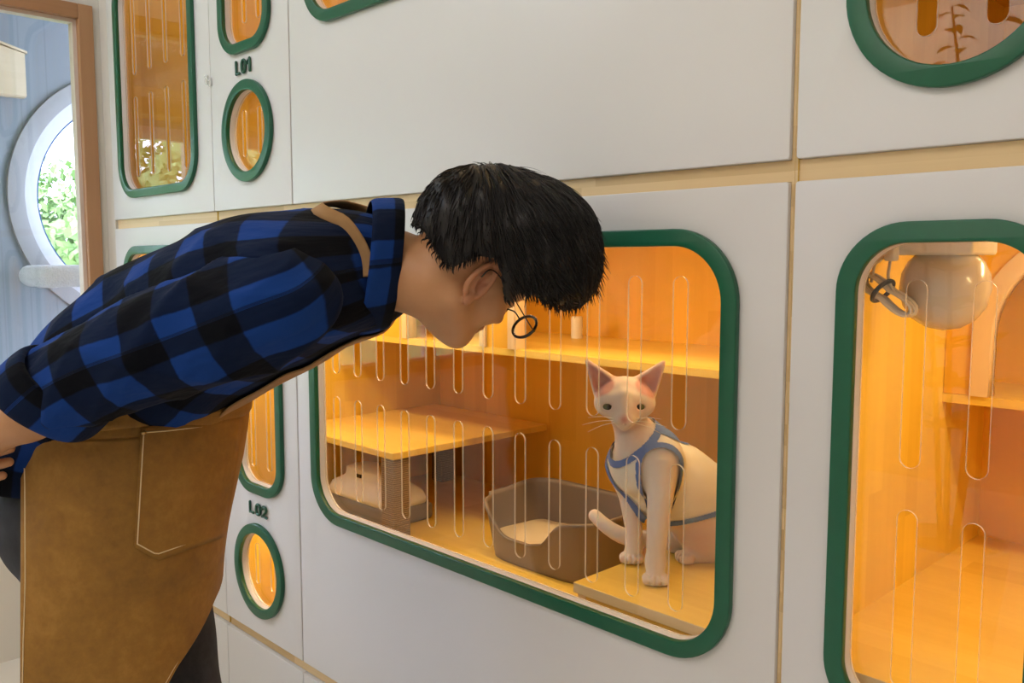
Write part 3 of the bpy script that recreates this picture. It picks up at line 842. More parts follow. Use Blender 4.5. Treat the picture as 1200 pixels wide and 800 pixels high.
bump(nt, bs, noise(nt, co, 900, 2), .25, .0006); M['vest'] = m
M['vest_blue'] = plain('vest_trim_blue', (.10, .17, .42), .8, .1, 200, bumpk=.2)
M['cat_eye'] = plain('cat_eye', (.085, .10, .045), .08, .2, 200, coat=1.0)
M['whisker'] = plain('whisker', (.85, .82, .76), .4)

HC = K(732, 470, .135)
hf = CAM-HC; hf[2] -= .22; hf /= np.linalg.norm(hf)
hs = np.cross([0, 0, 1], hf); hs /= np.linalg.norm(hs); hu = np.cross(hf, hs)
def H(s, u, f): return HC+s*hs+u*hu+f*hf
AH = np.stack([hs, hu, hf])
def h_ell(c, r): return s_ell(H(*c), r, AH)
def h_rc(a, b, r1, r2): return s_rc(H(*a), H(*b), r1, r2)
def zat(p, z): p = np.array(p); p[2] = z; return p
paw1 = zat(K(768, 676, .128), PZ+.0145); paw2 = zat(K(740, 654, .185), PZ+.0135)
hind1 = zat(K(806, 656, .262), PZ+.012); hind2 = zat(K(793, 648, .30), PZ+.011)
# torso
A1, A2, A3 = K(752, 545, .185), K(790, 566, .25), K(840, 604, .335)
leg1 = [K(777, 540, .165), K(774, 580, .150), K(770, 625, .140), K(768, 658, .136)]
leg2 = [K(733, 550, .190), K(738, 585, .190), K(743, 620, .192), K(743, 643, .191)]
torso = [(s_rc(A1, A2, .053, .068), 0), (s_rc(A2, A3, .068, .086), .03),
         (s_ell(K(752, 535, .165), (.040, .045, .058)), .03),                   # chest
         (s_rc(K(757, 528, .185), H(.004, -.035, -.022), .040, .029), .03),      # neck
         (s_ell(K(776, 540, .175), (.030, .036, .050)), .025), (s_ell(K(733, 545, .195), (.026, .034, .044)), .025)]
tail = spline([K(850, 640, .40), K(822, 634, .345), K(780, 632, .275), K(738, 630, .225), K(714, 619, .205), K(697, 604, .20)], 16)
limbs = [(s_chain(leg1, [.030, .0235, .0185, .0165]), .02), (s_chain(leg2, [.026, .0195, .016, .0145]), .02),
         (s_rc(K(768, 658, .136), paw1, .0165, .0165), .01), (s_rc(K(743, 643, .191), paw2, .0145, .0155), .01),
         (s_ell(zat(K(832, 632, .315), PZ+.072), (.052, .062, .066)), .03),
         (s_ell(zat(K(822, 628, .37), PZ+.06), (.05, .05, .06)), .03),
         (s_rc(zat(K(848, 650, .32), PZ+.019), hind1, .020, .0145), .014), (s_rc(zat(K(815, 645, .35), PZ+.015), hind2, .016, .012), .012),
         (s_chain(tail, np.linspace(.023, .0125, 16)), .012)]
vdir = hf*np.array([1, 1, 0]); vdir /= np.linalg.norm(vdir)
sdir = np.array([-vdir[1], vdir[0], 0])
toes = []
for p, wd in ((paw1, .0128), (paw2, .0122), (hind1, .0122), (hind2, .0118)):
    if p is hind1 or p is hind2: fd = unit_ = (hind1-zat(K(848, 650, .32), PZ+.012)); fd = fd*np.array([1, 1, 0]); fd /= np.linalg.norm(fd)
    else: fd = vdir
    sd = np.array([-fd[1], fd[0], 0])
    for k, q in enumerate((-1.1, -.38, .38, 1.1)):
        c = p+sd*wd*q+fd*(.012-.004*abs(q)); c[2] = PZ+.0105
        toes.append((s_rc(c-fd*.006, c+fd*.004, .0098, .0092), .0028))
head = [(h_ell((0, .008, -.014), (.046, .036, .044)), .02), (h_ell((.031, -.004, -.002), (.024, .024, .030)), .018), (h_ell((-.031, -.004, -.002), (.024, .024, .030)), .018),
        (h_ell((0, -.014, .014), (.032, .026, .030)), .015), (h_ell((0, -.028, .030), (.019, .013, .017)), .012),
        (h_rc((0, .012, .026), (0, -.020, .040), .012, .0085), .012), (h_rc((.008, -.029, .038), (-.008, -.029, .038), .009, .009), .006),
        (h_rc((0, -.039, .028), (0, -.034, .020), .010, .012), .008), (h_rc((.016, .008, .022), (.032, .008, .014), .008, .009), .01), (h_rc((-.016, .008, .022), (-.032, .008, .014), .008, .009), .01)]
def ear(sg):
    B = (sg*.036, .026, -.014); T = (sg*.069, .071, -.008)
    outer = h_rc(B, T, .026, .0042)
    flat = s_ell(H(sg*.050, .045, -.014), (.040, .048, .0155), AH)
    scoop = s_union([(h_rc((sg*.037, .024, .004), (sg*.066, .066, .003), .0195, .0045), 0)])
    def f(P):
        d = smax(outer(P), flat(P), .008)
        return smax(d, -scoop(P), .004)
    return f, scoop
EL, SL = ear(-1); ER, SRc = ear(1)
head_u = s_union(head)
eyes_c = [(-.0275, -.0065, .0262), (.0250, -.0055, .0262)]
sock = [h_ell(c, (.0108, .0062, .009)) for c in eyes_c]
body_u = s_union(torso+limbs+toes)
torso_u = s_union(torso+limbs[:2]+limbs[4:6])
grooves = []
for p, wd in ((paw1, .0128), (paw2, .0122), (hind1, .0122), (hind2, .0118)):
    fd = vdir if p is paw1 or p is paw2 else (hind1-zat(K(848, 650, .32), PZ+.012))*np.array([1, 1, 0])
    fd = fd/np.linalg.norm(fd); sd = np.array([-fd[1], fd[0], 0])
    for q in (-.74, 0, .74):
        b_ = p+sd*wd*q+fd*(.0245-.004*abs(q)); grooves.append(s_rc(zat(b_, PZ+.002), zat(b_-fd*.008, PZ+.0225), .0021, .0016))
def cat_f(P):
    d = smin(head_u(P), EL(P), .006); d = smin(d, ER(P), .006)
    for s_ in sock: d = smax(d, -s_(P), .002)
    body_d = body_u(P)
    for g in grooves: body_d = smax(body_d, -g(P), .0025)
    mouth = h_rc((0, -.0345, .050), (0, -.0345, .036), .0012, .0012)(P)
    return smin(body_d, smax(d, -mouth, .002), .014)
lo = np.minimum.reduce([H(-.11, 0, 0), K(690, 600, .2), paw1, A3])-.06; hi = np.maximum.reduce([H(.11, .1, 0), A3+.1, hind1])+.06
lo[2] = PZ-.012; hi[2] = HC[2]+.10; hi[0] = min(hi[0], IX1-.004); lo[1] = .04; hi[1] = .50
V, F = polygonise(cat_f, lo, hi, .0021)
V[:, 2] = np.maximum(V[:, 2], PZ+.0004)
L_ = (V-HC)@AH.T
pink = np.zeros(len(V))
pink = np.maximum(pink, np.clip(1-np.minimum(SL(V), SRc(V))/.006, 0, 1)*.85*(L_[:, 2] > -.02))
pink = np.maximum(pink, np.exp(-((L_[:, 0])**2+(L_[:, 1]+.026)**2)/(2*.006**2))*(L_[:, 2] > .035)*.9)          # nose
pink = np.maximum(pink, .35*np.clip((L_[:, 1]-.025)/.02, 0, 1))
for c in eyes_c: pink = np.maximum(pink, .40*np.exp(-(((L_[:, 0]-c[0])/.015)**2+((L_[:, 1]-c[1])/.011)**2)))
nk = s_rc(K(757, 528, .185), H(.004, -.04, -.01), 0, 0)(V); pink = np.maximum(pink, .50*np.clip(1-nk/.06, 0, 1)*(L_[:, 1] < -.035))
th = np.linalg.norm(V-zat(K(825, 620, .26), PZ+.06), axis=1); pink = np.maximum(pink, .55*np.clip(1-th/.07, 0, 1))
cat = tag(empty('cat', (*((paw1+hind1)/2)[:2], PZ)), 'hairless cream cat sitting upright in a white and blue vest', 'cat')
npmesh('body', V, F, M['cat'], cat, True, attr={'pink': pink})
for c in eyes_c:
    c = (c[0], c[1], c[2]-.0028)
    b = MB(); b.lathe([(0, -.0085)]+[(.0118*math.sin(a), -.0085*math.cos(a)) for a in np.linspace(.15, PI-.15, 14)]+[(0, .0085)], 28)
    Mx = Matrix(((hs[0], hu[0], hf[0], H(*c)[0]), (hs[1], hu[1], hf[1], H(*c)[1]), (hs[2], hu[2], hf[2], H(*c)[2]), (0, 0, 0, 1)))
    b.bm.transform(Mx@Matrix.Diagonal((1, .72, 1, 1)))
    e = b.build('eye', M['cat_eye'], cat, True)
    pb = MB(); pb.lathe([(0, .0066), (.0030, .0070), (.0046, .0078), (.0049, .0074), (.003, .0089), (0, .0092)], 20)
    pb.bm.transform(Mx@Matrix.Diagonal((.9, .95, 1, 1))); pb.build('pupil', M['black'], e, True)
wk = []
for sg in (-1, 1):
    for k, (a, ln) in enumerate(((.15, .050), (-.05, .060), (-.25, .05))):
        p0 = H(sg*.015, -.030+.003*(1-k), .036)
        v, f = tube_mesh(spline([p0, p0+hs*sg*ln*.5+hu*(a*ln*.5), p0+hs*sg*ln+hu*(a*ln-.008)-hf*.012], 7), np.linspace(.0006, .00025, 7), 4)
        mesh_obj('whisker', v, f, M['whisker'], cat, True)
# vest
q1, q2, q3 = K(714, 519, .172), K(740, 531, .120), K(771, 497, .168)
npt = q2; nn = np.cross(q3-q1, q2-q1); nn /= np.linalg.norm(nn)
if nn@(HC-npt) < 0: nn = -nn
wpt = K(820, 604, .26); wn = np.array([.25, .15, -1.0]); wn /= np.linalg.norm(wn)
l1 = s_rc(K(775, 549, .135), K(771, 640, .132), 0, 0); l2 = s_rc(K(722, 556, .180), K(743, 640, .191), 0, 0)
def vdist(P):
    d = np.minimum((npt-P)@nn, (wpt-P)@wn)
    d = np.minimum(d, (l1(P)-.037)); d = np.minimum(d, (l2(P)-.031))
    return d
torso_v = s_union(torso+[(s_chain(leg1, [.030, .022, .0165, .0135]), .02), (s_chain(leg2, [.026, .0185, .0145, .0125]), .02)])
def shell(off, lo_d, hi_d, name, mat, parent, cond=None):
    V, F = polygonise(lambda P: torso_v(P)-off, lo, hi, .0016)
    d = vdist(V); d = np.where((V[:, 2] > PZ+.035), d, -1)
    if cond is not None: keep = cond(V, d)
    else: keep = (d > lo_d) & (d < hi_d)
    # pull border vertices on to the border line, then drop what lies outside
    fk = keep[F].all(1)
    F2 = F[fk]; used = np.unique(F2); mp = -np.ones(len(V), int); mp[used] = np.arange(len(used))
    return npmesh(name, V[used], mp[F2], mat, parent, True)
vest = shell(.0036, 0, 9, 'vest', M['vest'], cat)
def seg_px(P, a, b):     # how far a point lies, as seen, from a line drawn on the coat
    Q = P-CAM; z = Q@FW; u = np.stack([600+FPX*(Q@RT)/z, 400-FPX*(Q@UP)/z], 1)
    a = np.array(a, float); b = np.array(b, float); t = np.clip((u-a)@(b-a)/((b-a)@(b-a)), 0, 1)
    return np.linalg.norm(u-a-t[:, None]*(b-a), axis=1)
shell(.0056, 0, .0085, 'vest_trim', M['vest_blue'], vest, cond=lambda V, d: ((d > -.001) & (d < .0105)) | ((seg_px(V, (764, 491), (806, 510)) < 10.5) & (d > -.001)))
# ------------------------------------------------------------------ the person
PXM = lambda px, t: px*t/FPX
m, nt, bs, _ = new_mat('skin'); co = objco(nt)
rd = nt.nodes.new('ShaderNodeAttribute'); rd.attribute_name = 'red'
base = mixc(nt, noise(nt, co, 40, 4), (.47, .225, .100), (.54, .27, .125))
nt.links.new(mixc(nt, rd.outputs['Fac'], base, (.42, .13, .08)), bs.inputs['Base Color'])
bs.inputs['Roughness'].default_value = .5; bs.inputs['Subsurface Weight'].default_value = .15
bs.inputs['Subsurface Radius'].default_value = (.01, .004, .002); bs.inputs['Subsurface Scale'].default_value = .5
bump(nt, bs, noise(nt, co, 500, 3), .08, .0006); M['skin'] = m
m, nt, bs, _ = new_mat('plaid_flannel')
at_ = nt.nodes.new('ShaderNodeAttribute'); at_.attribute_name = 'pl'
sp = nt.nodes.new('ShaderNodeSeparateXYZ'); nt.links.new(at_.outputs['Vector'], sp.inputs[0])
nz = noise(nt, at_.outputs['Vector'], 60, 3)
def stripe(x):
    x = math_n(nt, 'ADD', x, math_n(nt, 'MULTIPLY', math_n(nt, 'SUBTRACT', nz, .5), .004))
    fr_ = math_n(nt, 'FRACT', math_n(nt, 'DIVIDE', x, .104))
    tri = math_n(nt, 'ABSOLUTE', math_n(nt, 'SUBTRACT', fr_, .5))          # 0 .. .5
    return math_n(nt, 'MULTIPLY', math_n(nt, 'ADD', math_n(nt, 'SUBTRACT', tri, .25), .012), 1/.024)
su, sv = [nt.nodes.new('ShaderNodeClamp') for _ in range(2)]
nt.links.new(stripe(sp.outputs[0]), su.inputs[0]); nt.links.new(stripe(sp.outputs[1]), sv.inputs[0])
cnt = math_n(nt, 'MULTIPLY', math_n(nt, 'ADD', su.outputs[0], sv.outputs[0]), .5)
fib = noise(nt, at_.outputs['Vector'], 900, 2)
pc_ = ramp(nt, cnt, [(0, (.0018, .0021, .0036)), (.5, (.003, .0095, .036)), (1, (.0075, .042, .215))])
nt.links.new(mixc(nt, math_n(nt, 'MULTIPLY', fib, .05), pc_, (.03, .05, .12)), bs.inputs['Base Color'])
bs.inputs['Roughness'].default_value = .95; bs.inputs['Sheen Weight'].default_value = .025; bs.inputs['Specular IOR Level'].default_value = .12
wr_ = N(nt, 'ShaderNodeMapping'); wr_.inputs['Scale'].default_value = (1, .45, 1); wr_.inputs['Rotation'].default_value = (0, 0, .6)
nt.links.new(at_.outputs['Vector'], wr_.inputs[0])
hh = math_n(nt, 'ADD', math_n(nt, 'MULTIPLY', noise(nt, wr_.outputs[0], 22, 3, .5), 1.0), math_n(nt, 'MULTIPLY', fib, .03))
bump(nt, bs, hh, .55, .016); M['plaid'] = m
m, nt, bs, _ = new_mat('apron_canvas'); co = objco(nt)
n1, n2 = noise(nt, co, 9, 5, .65), noise(nt, co, 70, 4, .7)
f = math_n(nt, 'ADD', math_n(nt, 'MULTIPLY', n1, .7), math_n(nt, 'MULTIPLY', n2, .35))
nt.links.new(ramp(nt, f, [(.30, (.185, .083, .009)), (.55, (.285, .135, .016)), (.80, (.42, .21, .04))]), bs.inputs['Base Color'])
bs.inputs['Roughness'].default_value = .75; bump(nt, bs, math_n(nt, 'ADD', noise(nt, co, 13, 3, .5), math_n(nt, 'MULTIPLY', noise(nt, co, 700, 2), .03)), .40, .018); M['canvas'] = m
m, nt, bs, _ = new_mat('dark_denim'); co = objco(nt)
nt.links.new(ramp(nt, noise(nt, co, 14, 5, .65), [(.35, (.008, .008, .012)), (.7, (.035, .034, .042))]), bs.inputs['Base Color'])
bs.inputs['Roughness'].default_value = .85; bump(nt, bs, noise(nt, co, 500, 2), .3, .001); M['denim'] = m
m, nt, bs, _ = new_mat('hair_black'); co = objco(nt)
nt.links.new(mixc(nt, noise(nt, co, 60, 3), (.006, .0055, .006), (.016, .014, .014)), bs.inputs['Base Color'])
bs.inputs['Roughness'].default_value = .42; bs.inputs['Specular IOR Level'].default_value = .3; M['hair'] = m
M['thread'] = plain('thread', (.74, .58, .34), .7)
M['brass'] = plain('brass', (.55, .36, .14), .3, metallic=1)
M['strap'] = plain('strap_canvas', (.33, .185, .075), .8, .15, 60, bumpk=.2)
M['shoe'] = plain('shoe_leather', (.02, .018, .017), .4)
M['sole'] = plain('shoe_sole', (.55, .53, .5), .6)
M['glasses'] = plain('glasses_black', (.008, .007, .007), .2, coat=.5)

# head frame: pitched down towards the window and turned away from the camera
ia, ib, ic = RT, UP, -FW
psi = math.radians(40)
g_ = .74*ia-.67*ib; g_ /= np.linalg.norm(g_); h_u = np.cross(ic, g_)
h_f = math.cos(psi)*g_-math.sin(psi)*ic; h_s = math.cos(psi)*ic+math.sin(psi)*g_
if h_u@ib < 0: h_u = -h_u
EAR = at(566, 327, 1.25); HO = EAR-.076*h_s+.012*h_f
HA = np.stack([h_f, h_s, h_u])
def Q(f, s, u): return HO+f*h_f+s*h_s+u*h_u
def q_ell(c, r): return s_ell(Q(*c), r, HA)
def q_rc(a, b, r1, r2): return s_rc(Q(*a), Q(*b), r1, r2)
Fwd = np.array([.847, .53, 0]); Rgt = np.array([.53, -.847, 0])
NB = at(450, 311, 1.335); WA = at(165, 455, 1.46); HIP = at(135, 560, 1.47)
RS, LS = at(362, 345, 1.215), None
mid = NB+(WA-NB)*.20; LS = mid-(RS-mid)
RE, RWr = at(122, 436, 1.215), at(-36, 524, 1.26)
ax = (WA-NB)/np.linalg.norm(WA-NB)
LE = LS+.30*ax+np.array([0, 0, -.02])-.03*Rgt
LWr = at(-82, 556, 1.325)
def fingers(wr, d, side, back, spread, L=.085):   # palm and five fingers; d: pointing, side: towards the thumb, back: away from the palm
    out = []
    d = d/np.linalg.norm(d); side = side-d*(side@d); side /= np.linalg.norm(side); nrm = np.cross(d, side)
    if nrm@back < 0: nrm = -nrm
    pc = wr+d*.052
    out += [(s_ell(pc, (.050, .040, .017), np.stack([d, side, nrm])), .012), (s_rc(wr-d*.01, pc, .027, .024), .015)]
    for k, (o, ln, r) in enumerate(((.028, .072, .0088), (.0095, .080, .0090), (-.0095, .075, .0087), (-.027, .060, .0078))):
        b = wr+d*(.090-.004*abs(k-1))+side*o
        j1 = b+d*ln*.45-nrm*.006; j2 = j1+d*ln*.30-nrm*ln*.22*spread; j3 = j2+d*ln*.12-nrm*ln*.22*spread
        out.append((s_chain([wr+d*.05+side*o*.8, b, j1, j2, j3], [r, r, r*.95, r*.88, r*.8]), .0025))
    t0 = wr+d*.025+side*.026; t1 = t0+d*.030+side*.026-nrm*.008; t2 = t1+d*.030+side*.004-nrm*.010
    out.append((s_chain([t0, t1, t2], [.014, .0115, .0092]), .006))
    return out
rh_d = at(-128, 556, 1.37)-RWr
tip = at(11, 533, 1.262)
lh_d = tip-LWr
hands = fingers(RWr, rh_d, np.array([0, 0, -1.0]), Rgt, 1.0)+fingers(LWr, lh_d, np.array([0, 0, 1.0]), -Fwd, .25)
neck_top = Q(-.022, 0, -.055)
head_p = [(q_ell((-.010, 0, .048), (.098, .076, .084)), .02), (q_ell((.030, 0, -.022), (.060, .060, .085)), .025),
          (q_ell((.045, 0, .045), (.050, .062, .055)), .02),
          (q_rc((-.005, .052, -.050), (.062, .020, -.088), .020, .016), .02), (q_rc((-.005, -.052, -.050), (.062, -.020, -.088), .020, .016), .02),
          (q_rc((.073, .010, -.090), (.073, -.010, -.090), .017, .017), .015), (q_ell((.045, 0, -.072), (.040, .040, .038)), .02),
          (q_ell((.056, .040, -.022), (.028, .024, .024)), .02), (q_ell((.056, -.040, -.022), (.028, .024, .024)), .02),
          (q_rc((.086, -.034, .022), (.086, .034, .022), .012, .012), .012),
          (q_rc((.092, 0, .012), (.112, 0, -.026), .008, .0115), .010), (q_rc((.100, -.011, -.031), (.100, .011, -.031), .009, .009), .008),
          (q_rc((.089, -.017, -.054), (.089, .017, -.054), .006, .006), .005), (q_rc((.086, -.014, -.063), (.086, .014, -.063), .0065, .0065), .005),
          (q_ell((.080, .032, .002), (.013, .015, .010)), .004), (q_ell((.080, -.032, .002), (.013, .015, .010)), .004)]
def ear_fn(sg):
    O = Q(-.012, sg*.076, -.004)
    e1 = .99*h_f-.10*sg*h_s; e1 /= np.linalg.norm(e1); e2 = h_u-.22*h_f; e2 -= e1*(e2@e1); e2 /= np.linalg.norm(e2); e3 = np.cross(e1, e2)
    if e3@(sg*h_s) < 0: e3 = -e3
    A = np.stack([e1, e2, e3])
    ring_ = [O+e1*.0190*math.cos(a)*(1-.18*math.sin(a))*(1.05 if math.cos(a) < 0 else .8)+e2*(.032*math.sin(a)+.002)+e3*.002 for a in np.linspace(-.25*PI, 1.35*PI, 22)]
    rim = s_chain(ring_, [.0044]*22)
    anti = s_chain([O+e1*.002*k_+e2*z_-e3*.0005 for k_, z_ in ((1, .016), (-3, .008), (-4, -.002), (-2, -.013), (2, -.018))], [.003]*5)
    plate_ = s_ell(O-e3*.004, (.0190, .032, .0045), A); lobe = s_ell(O+e1*.004-e2*.031, (.0095, .0105, .0055), A)
    hole = s_ell(O+e1*.004-e2*.004+e3*.002, (.0065, .0095, .007), A)
    tragus = s_rc(O+e1*.0125-e2*.004, O+e1*.0125-e2*.011, .0042, .004)
    def f(P):
        d = smin(rim(P), plate_(P), .003); d = smin(d, lobe(P), .005); d = smin(d, anti(P), .002)
        d = smax(d, -hole(P), .003); return smin(d, tragus(P), .003)
    return f, hole
ear_r, hole_r = ear_fn(1); ear_l, hole_l = ear_fn(-1)
trunk = [(s_rc(neck_top, NB+.03*(neck_top-NB)/np.linalg.norm(neck_top-NB), .055, .060), .025),
         (s_chain([at(440, 311, 1.335), at(402, 317, 1.34), at(350, 328, 1.36), at(285, 356, 1.39), at(220, 393, 1.42), at(168, 436, 1.44), at(135, 490, 1.46)], [.055, .070, .078, .084, .084, .086, .09]), .03), (s_rc(RS+.03*ax, LS+.03*ax, .040, .040), .02),
         (s_rc(at(135, 490, 1.46), HIP, .09, .105), .03), (s_rc(HIP, HIP+np.array([0, 0, -.28]), .105, .09), .05),
         (s_chain([RS+.03*ax, RE, RWr], [.044, .043, .027]), .02), (s_rc(RE*.7+RWr*.3, RWr*.55+RE*.45, .041, .036), .02), (s_chain([LS, LE, LWr], [.052, .043, .027]), .02)]
skin_u = s_union(head_p+trunk+hands)
def body_f(P):
    d = smin(skin_u(P), ear_r(P), .004); return smin(d, ear_l(P), .004)
pts_ = np.array([Q(.13, 0, 0), Q(0, 0, .14), Q(-.11, 0, 0), Q(0, .1, 0), Q(0, -.1, 0), RS, LS, RE, LE, RWr, LWr, at(-135, 548, 1.42), tip, HIP])
lo = pts_.min(0)-.15; hi = pts_.max(0)+.09; lo[2] = HIP[2]-.2; hi[1] = -.012
V, F = polygonise(body_f, lo, hi, .003)
hd = np.minimum(np.abs(hole_r(V)), 9); red = np.clip(1-hole_r(V)/.010, 0, 1)*.5
L_ = (V-HO)@HA.T
red = np.maximum(red, .8*np.exp(-(((L_[:, 2]+.063)/.009)**2+(L_[:, 1]/.02)**2))*(L_[:, 0] > .07))
red = np.maximum(red, .35*np.clip((L_[:, 1]-.07)/.008, 0, 1)*(np.linalg.norm(L_-np.array([-.012, .076, 0]), axis=1) < .05))
person = tag(empty('person', (HIP[0], HIP[1], 0)), 'person in a blue plaid shirt and brown apron, bending to the cat window', 'person')
npmesh('body', V, F, M['skin'], person, True, attr={'red': red})

# --- cloth lofts: rings of (centre, e1, r1, e2, r2)
def sect(Cs, E1, R1_, E2, R2_, n, mseg, th0=0, th1=2*PI, ex=2.0, fold=None, close=True, vofs=0.0, uofs=0.0):
    k = len(Cs); t = np.linspace(0, k-1, mseg)
    def ip(A): return spline(np.asarray(A, float).reshape(k, -1), mseg)
    C_, e1, e2, r1, r2 = ip(Cs), ip(E1), ip(E2), ip(R1_)[:, 0], ip(R2_)[:, 0]
    ln = np.concatenate([[0], np.cumsum(np.linalg.norm(np.diff(C_, axis=0), axis=1))])
    th = np.linspace(th0, th1, n, endpoint=not close)
    V = np.zeros((mseg, n, 3)); U = np.zeros((mseg, n, 3))
    rm = float(np.mean((r1+r2)/2))
    for i in range(mseg):
        a = e1[i]/np.linalg.norm(e1[i]); b = e2[i]/np.linalg.norm(e2[i])
        c, s = np.cos(th), np.sin(th)
        cx_ = np.sign(c)*np.abs(c)**(2/ex); sx_ = np.sign(s)*np.abs(s)**(2/ex)
        k_ = np.ones(n) if fold is None else 1+fold(ln[i], th, ln[-1])
        V[i] = C_[i]+np.outer(cx_*r1[i]*k_, a)+np.outer(sx_*r2[i]*k_, b)
        U[i, :, 0] = (th-1.5)*rm+uofs; U[i, :, 1] = ln[i]+vofs
    return V, U
def grid_obj(name, V, U, mat, parent, close=True, thick=0.0):
    m_, n = V.shape[:2]; F = []
    for i in range(m_-1):
        for j in range(n if close else n-1):
            j2 = (j+1) % n; F.append((i*n+j, i*n+j2, (i+1)*n+j2, (i+1)*n+j))
    o = npmesh(name, V.reshape(-1, 3), np.array(F), mat, parent, True, attr={'pl': U.reshape(-1, 3)})
    if thick:
        md = o.modifiers.new('cloth', 'SOLIDIFY'); md.thickness = thick; md.offset = -1
    return o
def img(x, y): v = x*ia+y*ib; return v/np.linalg.norm(v)
# torso of the shirt
TS = [(466, 307, 1.331, 49, .062, (-.2, .98)), (452, 308, 1.333, 58, .078, (-.25, .97)), (433, 312, 1.335, 70, .150, (-.35, .93)), (402, 317, 1.34, 80, .205, (-.42, .9)), (350, 328, 1.36, 90, .210, (-.47, .88)),
      (285, 356, 1.39, 97, .192, (-.49, .87)), (220, 393, 1.42, 99, .175, (-.52, .85)), (168, 436, 1.44, 104, .162, (-.6, .8)), (138, 474, 1.455, 104, .155, (-.8, .6)),
      (128, 516, 1.465, 110, .152, (-.95, .3)), (122, 553, 1.47, 122, .152, (-1, .05))]
lat = Rgt*.96+np.array([0, 0, -.05])
def tfold(s, th, L):
    rg = lambda x: (1-np.abs(np.sin(x)))**3
    return (.030*rg(1.5*th+11*s)+.026*rg(2.5*th-17*s+1)-.02+.022*np.sin(3*th+26*s)*np.exp(-((s-.40)/.16)**2)+.012*np.sin(5*th-31*s+1)+.008*np.sin(9*th+47*s)+.030*np.exp(-((s-.50)/.055)**2)*np.maximum(0, np.sin(th)))
TV, TU = sect([at(*a[:3]) for a in TS], [lat]*len(TS), [a[4] for a in TS], [img(*a[5]) for a in TS], [PXM(a[3], a[2]) for a in TS], 160, 130, ex=2.25, fold=tfold)
shirt = grid_obj('shirt', TV, TU, M['plaid'], person, True, .003)
# sleeves
def sleeve(path, rad, name, seed, ofs):
    P_ = spline(path, 9); d = np.gradient(P_, axis=0); d /= np.linalg.norm(d, axis=1)[:, None]
    e2 = np.array([np.cross(x, Rgt) for x in d]); e2 *= np.sign(e2@ib)[:, None]; e2 /= np.linalg.norm(e2, axis=1)[:, None]; e1 = np.cross(e2, d)
    e1 *= np.sign(e1@Rgt)[:, None]
    rr = np.interp(np.linspace(0, 1, 9), np.linspace(0, 1, len(rad)), rad)
    def fo(s, th, L):
        q = s/L
        rg = lambda x: (1-np.abs(np.sin(x)))**3
        return (.070*rg(1.0*th+10*s+seed)+.055*rg(1.5*th-15*s+seed*2)+.04*rg(2*th+24*s+seed)-.05+.030*np.sin(2*th+22*s+seed)*(.35+q)+.020*np.sin(4*th-38*s+seed)+.012*np.sin(7*th+60*s)+.03*np.exp(-((q-.93)/.05)**2)*np.sin(3*th+2))*np.clip(q/.12+.15, 0, 1)
    V, U = sect(P_, e1, rr, e2, rr*.97, 110, 110, fold=fo, uofs=ofs, vofs=.02)
    o = grid_obj(name, V, U, M['plaid'], shirt, True, .003)
    return P_, d, e1, e2, rr
SP = [at(366, 341, 1.26), at(338, 351, 1.205), at(300, 364, 1.195), at(200, 402, 1.205), at(118, 432, 1.215), at(68, 460, 1.228)]
P_, d_, e1_, e2_, rr_ = sleeve(SP, [.045, .079, .083, .083, .082, .074, .068], 'sleeve', .6, .01)
# rolled cuff
def cuff(Pa, Pb, e1, e2, r, name='cuff'):
    dd = (Pb-Pa); prof = [(0, -.004), (.02, .004), (.30, .008), (.8, .009), (.98, .006), (1.0, .001), (.97, -.005), (.6, -.007)]
    Cs = [Pa+dd*q for q, _ in prof]; rs = [r+o for _, o in prof]
    V, U = sect(Cs, [e1]*8, rs, [e2]*8, [x*.98 for x in rs], 90, 40, fold=lambda s, th, L: .018*np.sin(3*th+9*s)+.012*np.sin(5*th+1), uofs=.035, vofs=.055)
    return grid_obj(name, V, U, M['plaid'], shirt, True)
cuff(at(84, 444, 1.222), at(51, 475, 1.236), e1_[-1], img(-.72, .70), .069)
mir = lambda P: P
LP = [LS+.015*Rgt, LS+.06*ax, LS*.5+LE*.5, LE, LE*.7+LWr*.3]
P2, d2, e12, e22, rr2 = sleeve(LP, [.06, .08, .08, .072, .062], 'sleeve', 2.1, .03)
cuff(LE*.78+LWr*.22, LE*.6+LWr*.4, e12[-1], e22[-1], .064)
# shoulder seam ring on the near sleeve
seam = []
for a in np.linspace(0, 2*PI, 60, endpoint=False):
    i = 1; seam.append(P_[i]+(e1_[i]*math.cos(a)*rr_[i]+e2_[i]*math.sin(a)*rr_[i]*.97)*1.0)
# collar
nd = at(520, 318, 1.362)-at(440, 308, 1.335); nd /= np.linalg.norm(nd)
cu_ = ib-nd*(ib@nd); cu_ /= np.linalg.norm(cu_); cl_ = np.cross(nd, cu_); cl_ *= np.sign(cl_@ic)
CP = [(440, 309, 54, .062), (452, 308, 60, .067), (461, 307, 68, .074), (464, 307, 71, .078), (459, 308, 74, .084), (446, 310, 76, .096), (431, 312, 77, .110), (425, 313, 75, .112)]
def cfold(s, th, L):
    up = np.maximum(0, np.sin(th)); dn = np.maximum(0, -np.sin(th))
    return .02*np.sin(4*th+1)*0+.03*up**3+.06*dn**4
CV, CU = sect([at(x, y, 1.333) for x, y, _, _ in CP], [cl_]*8, [a[3] for a in CP], [cu_]*8, [PXM(a[2], 1.333) for a in CP], 90, 46, fold=cfold, uofs=.03, vofs=.03)
grid_obj('collar', CV, CU, M['plaid'], shirt, True, .002)
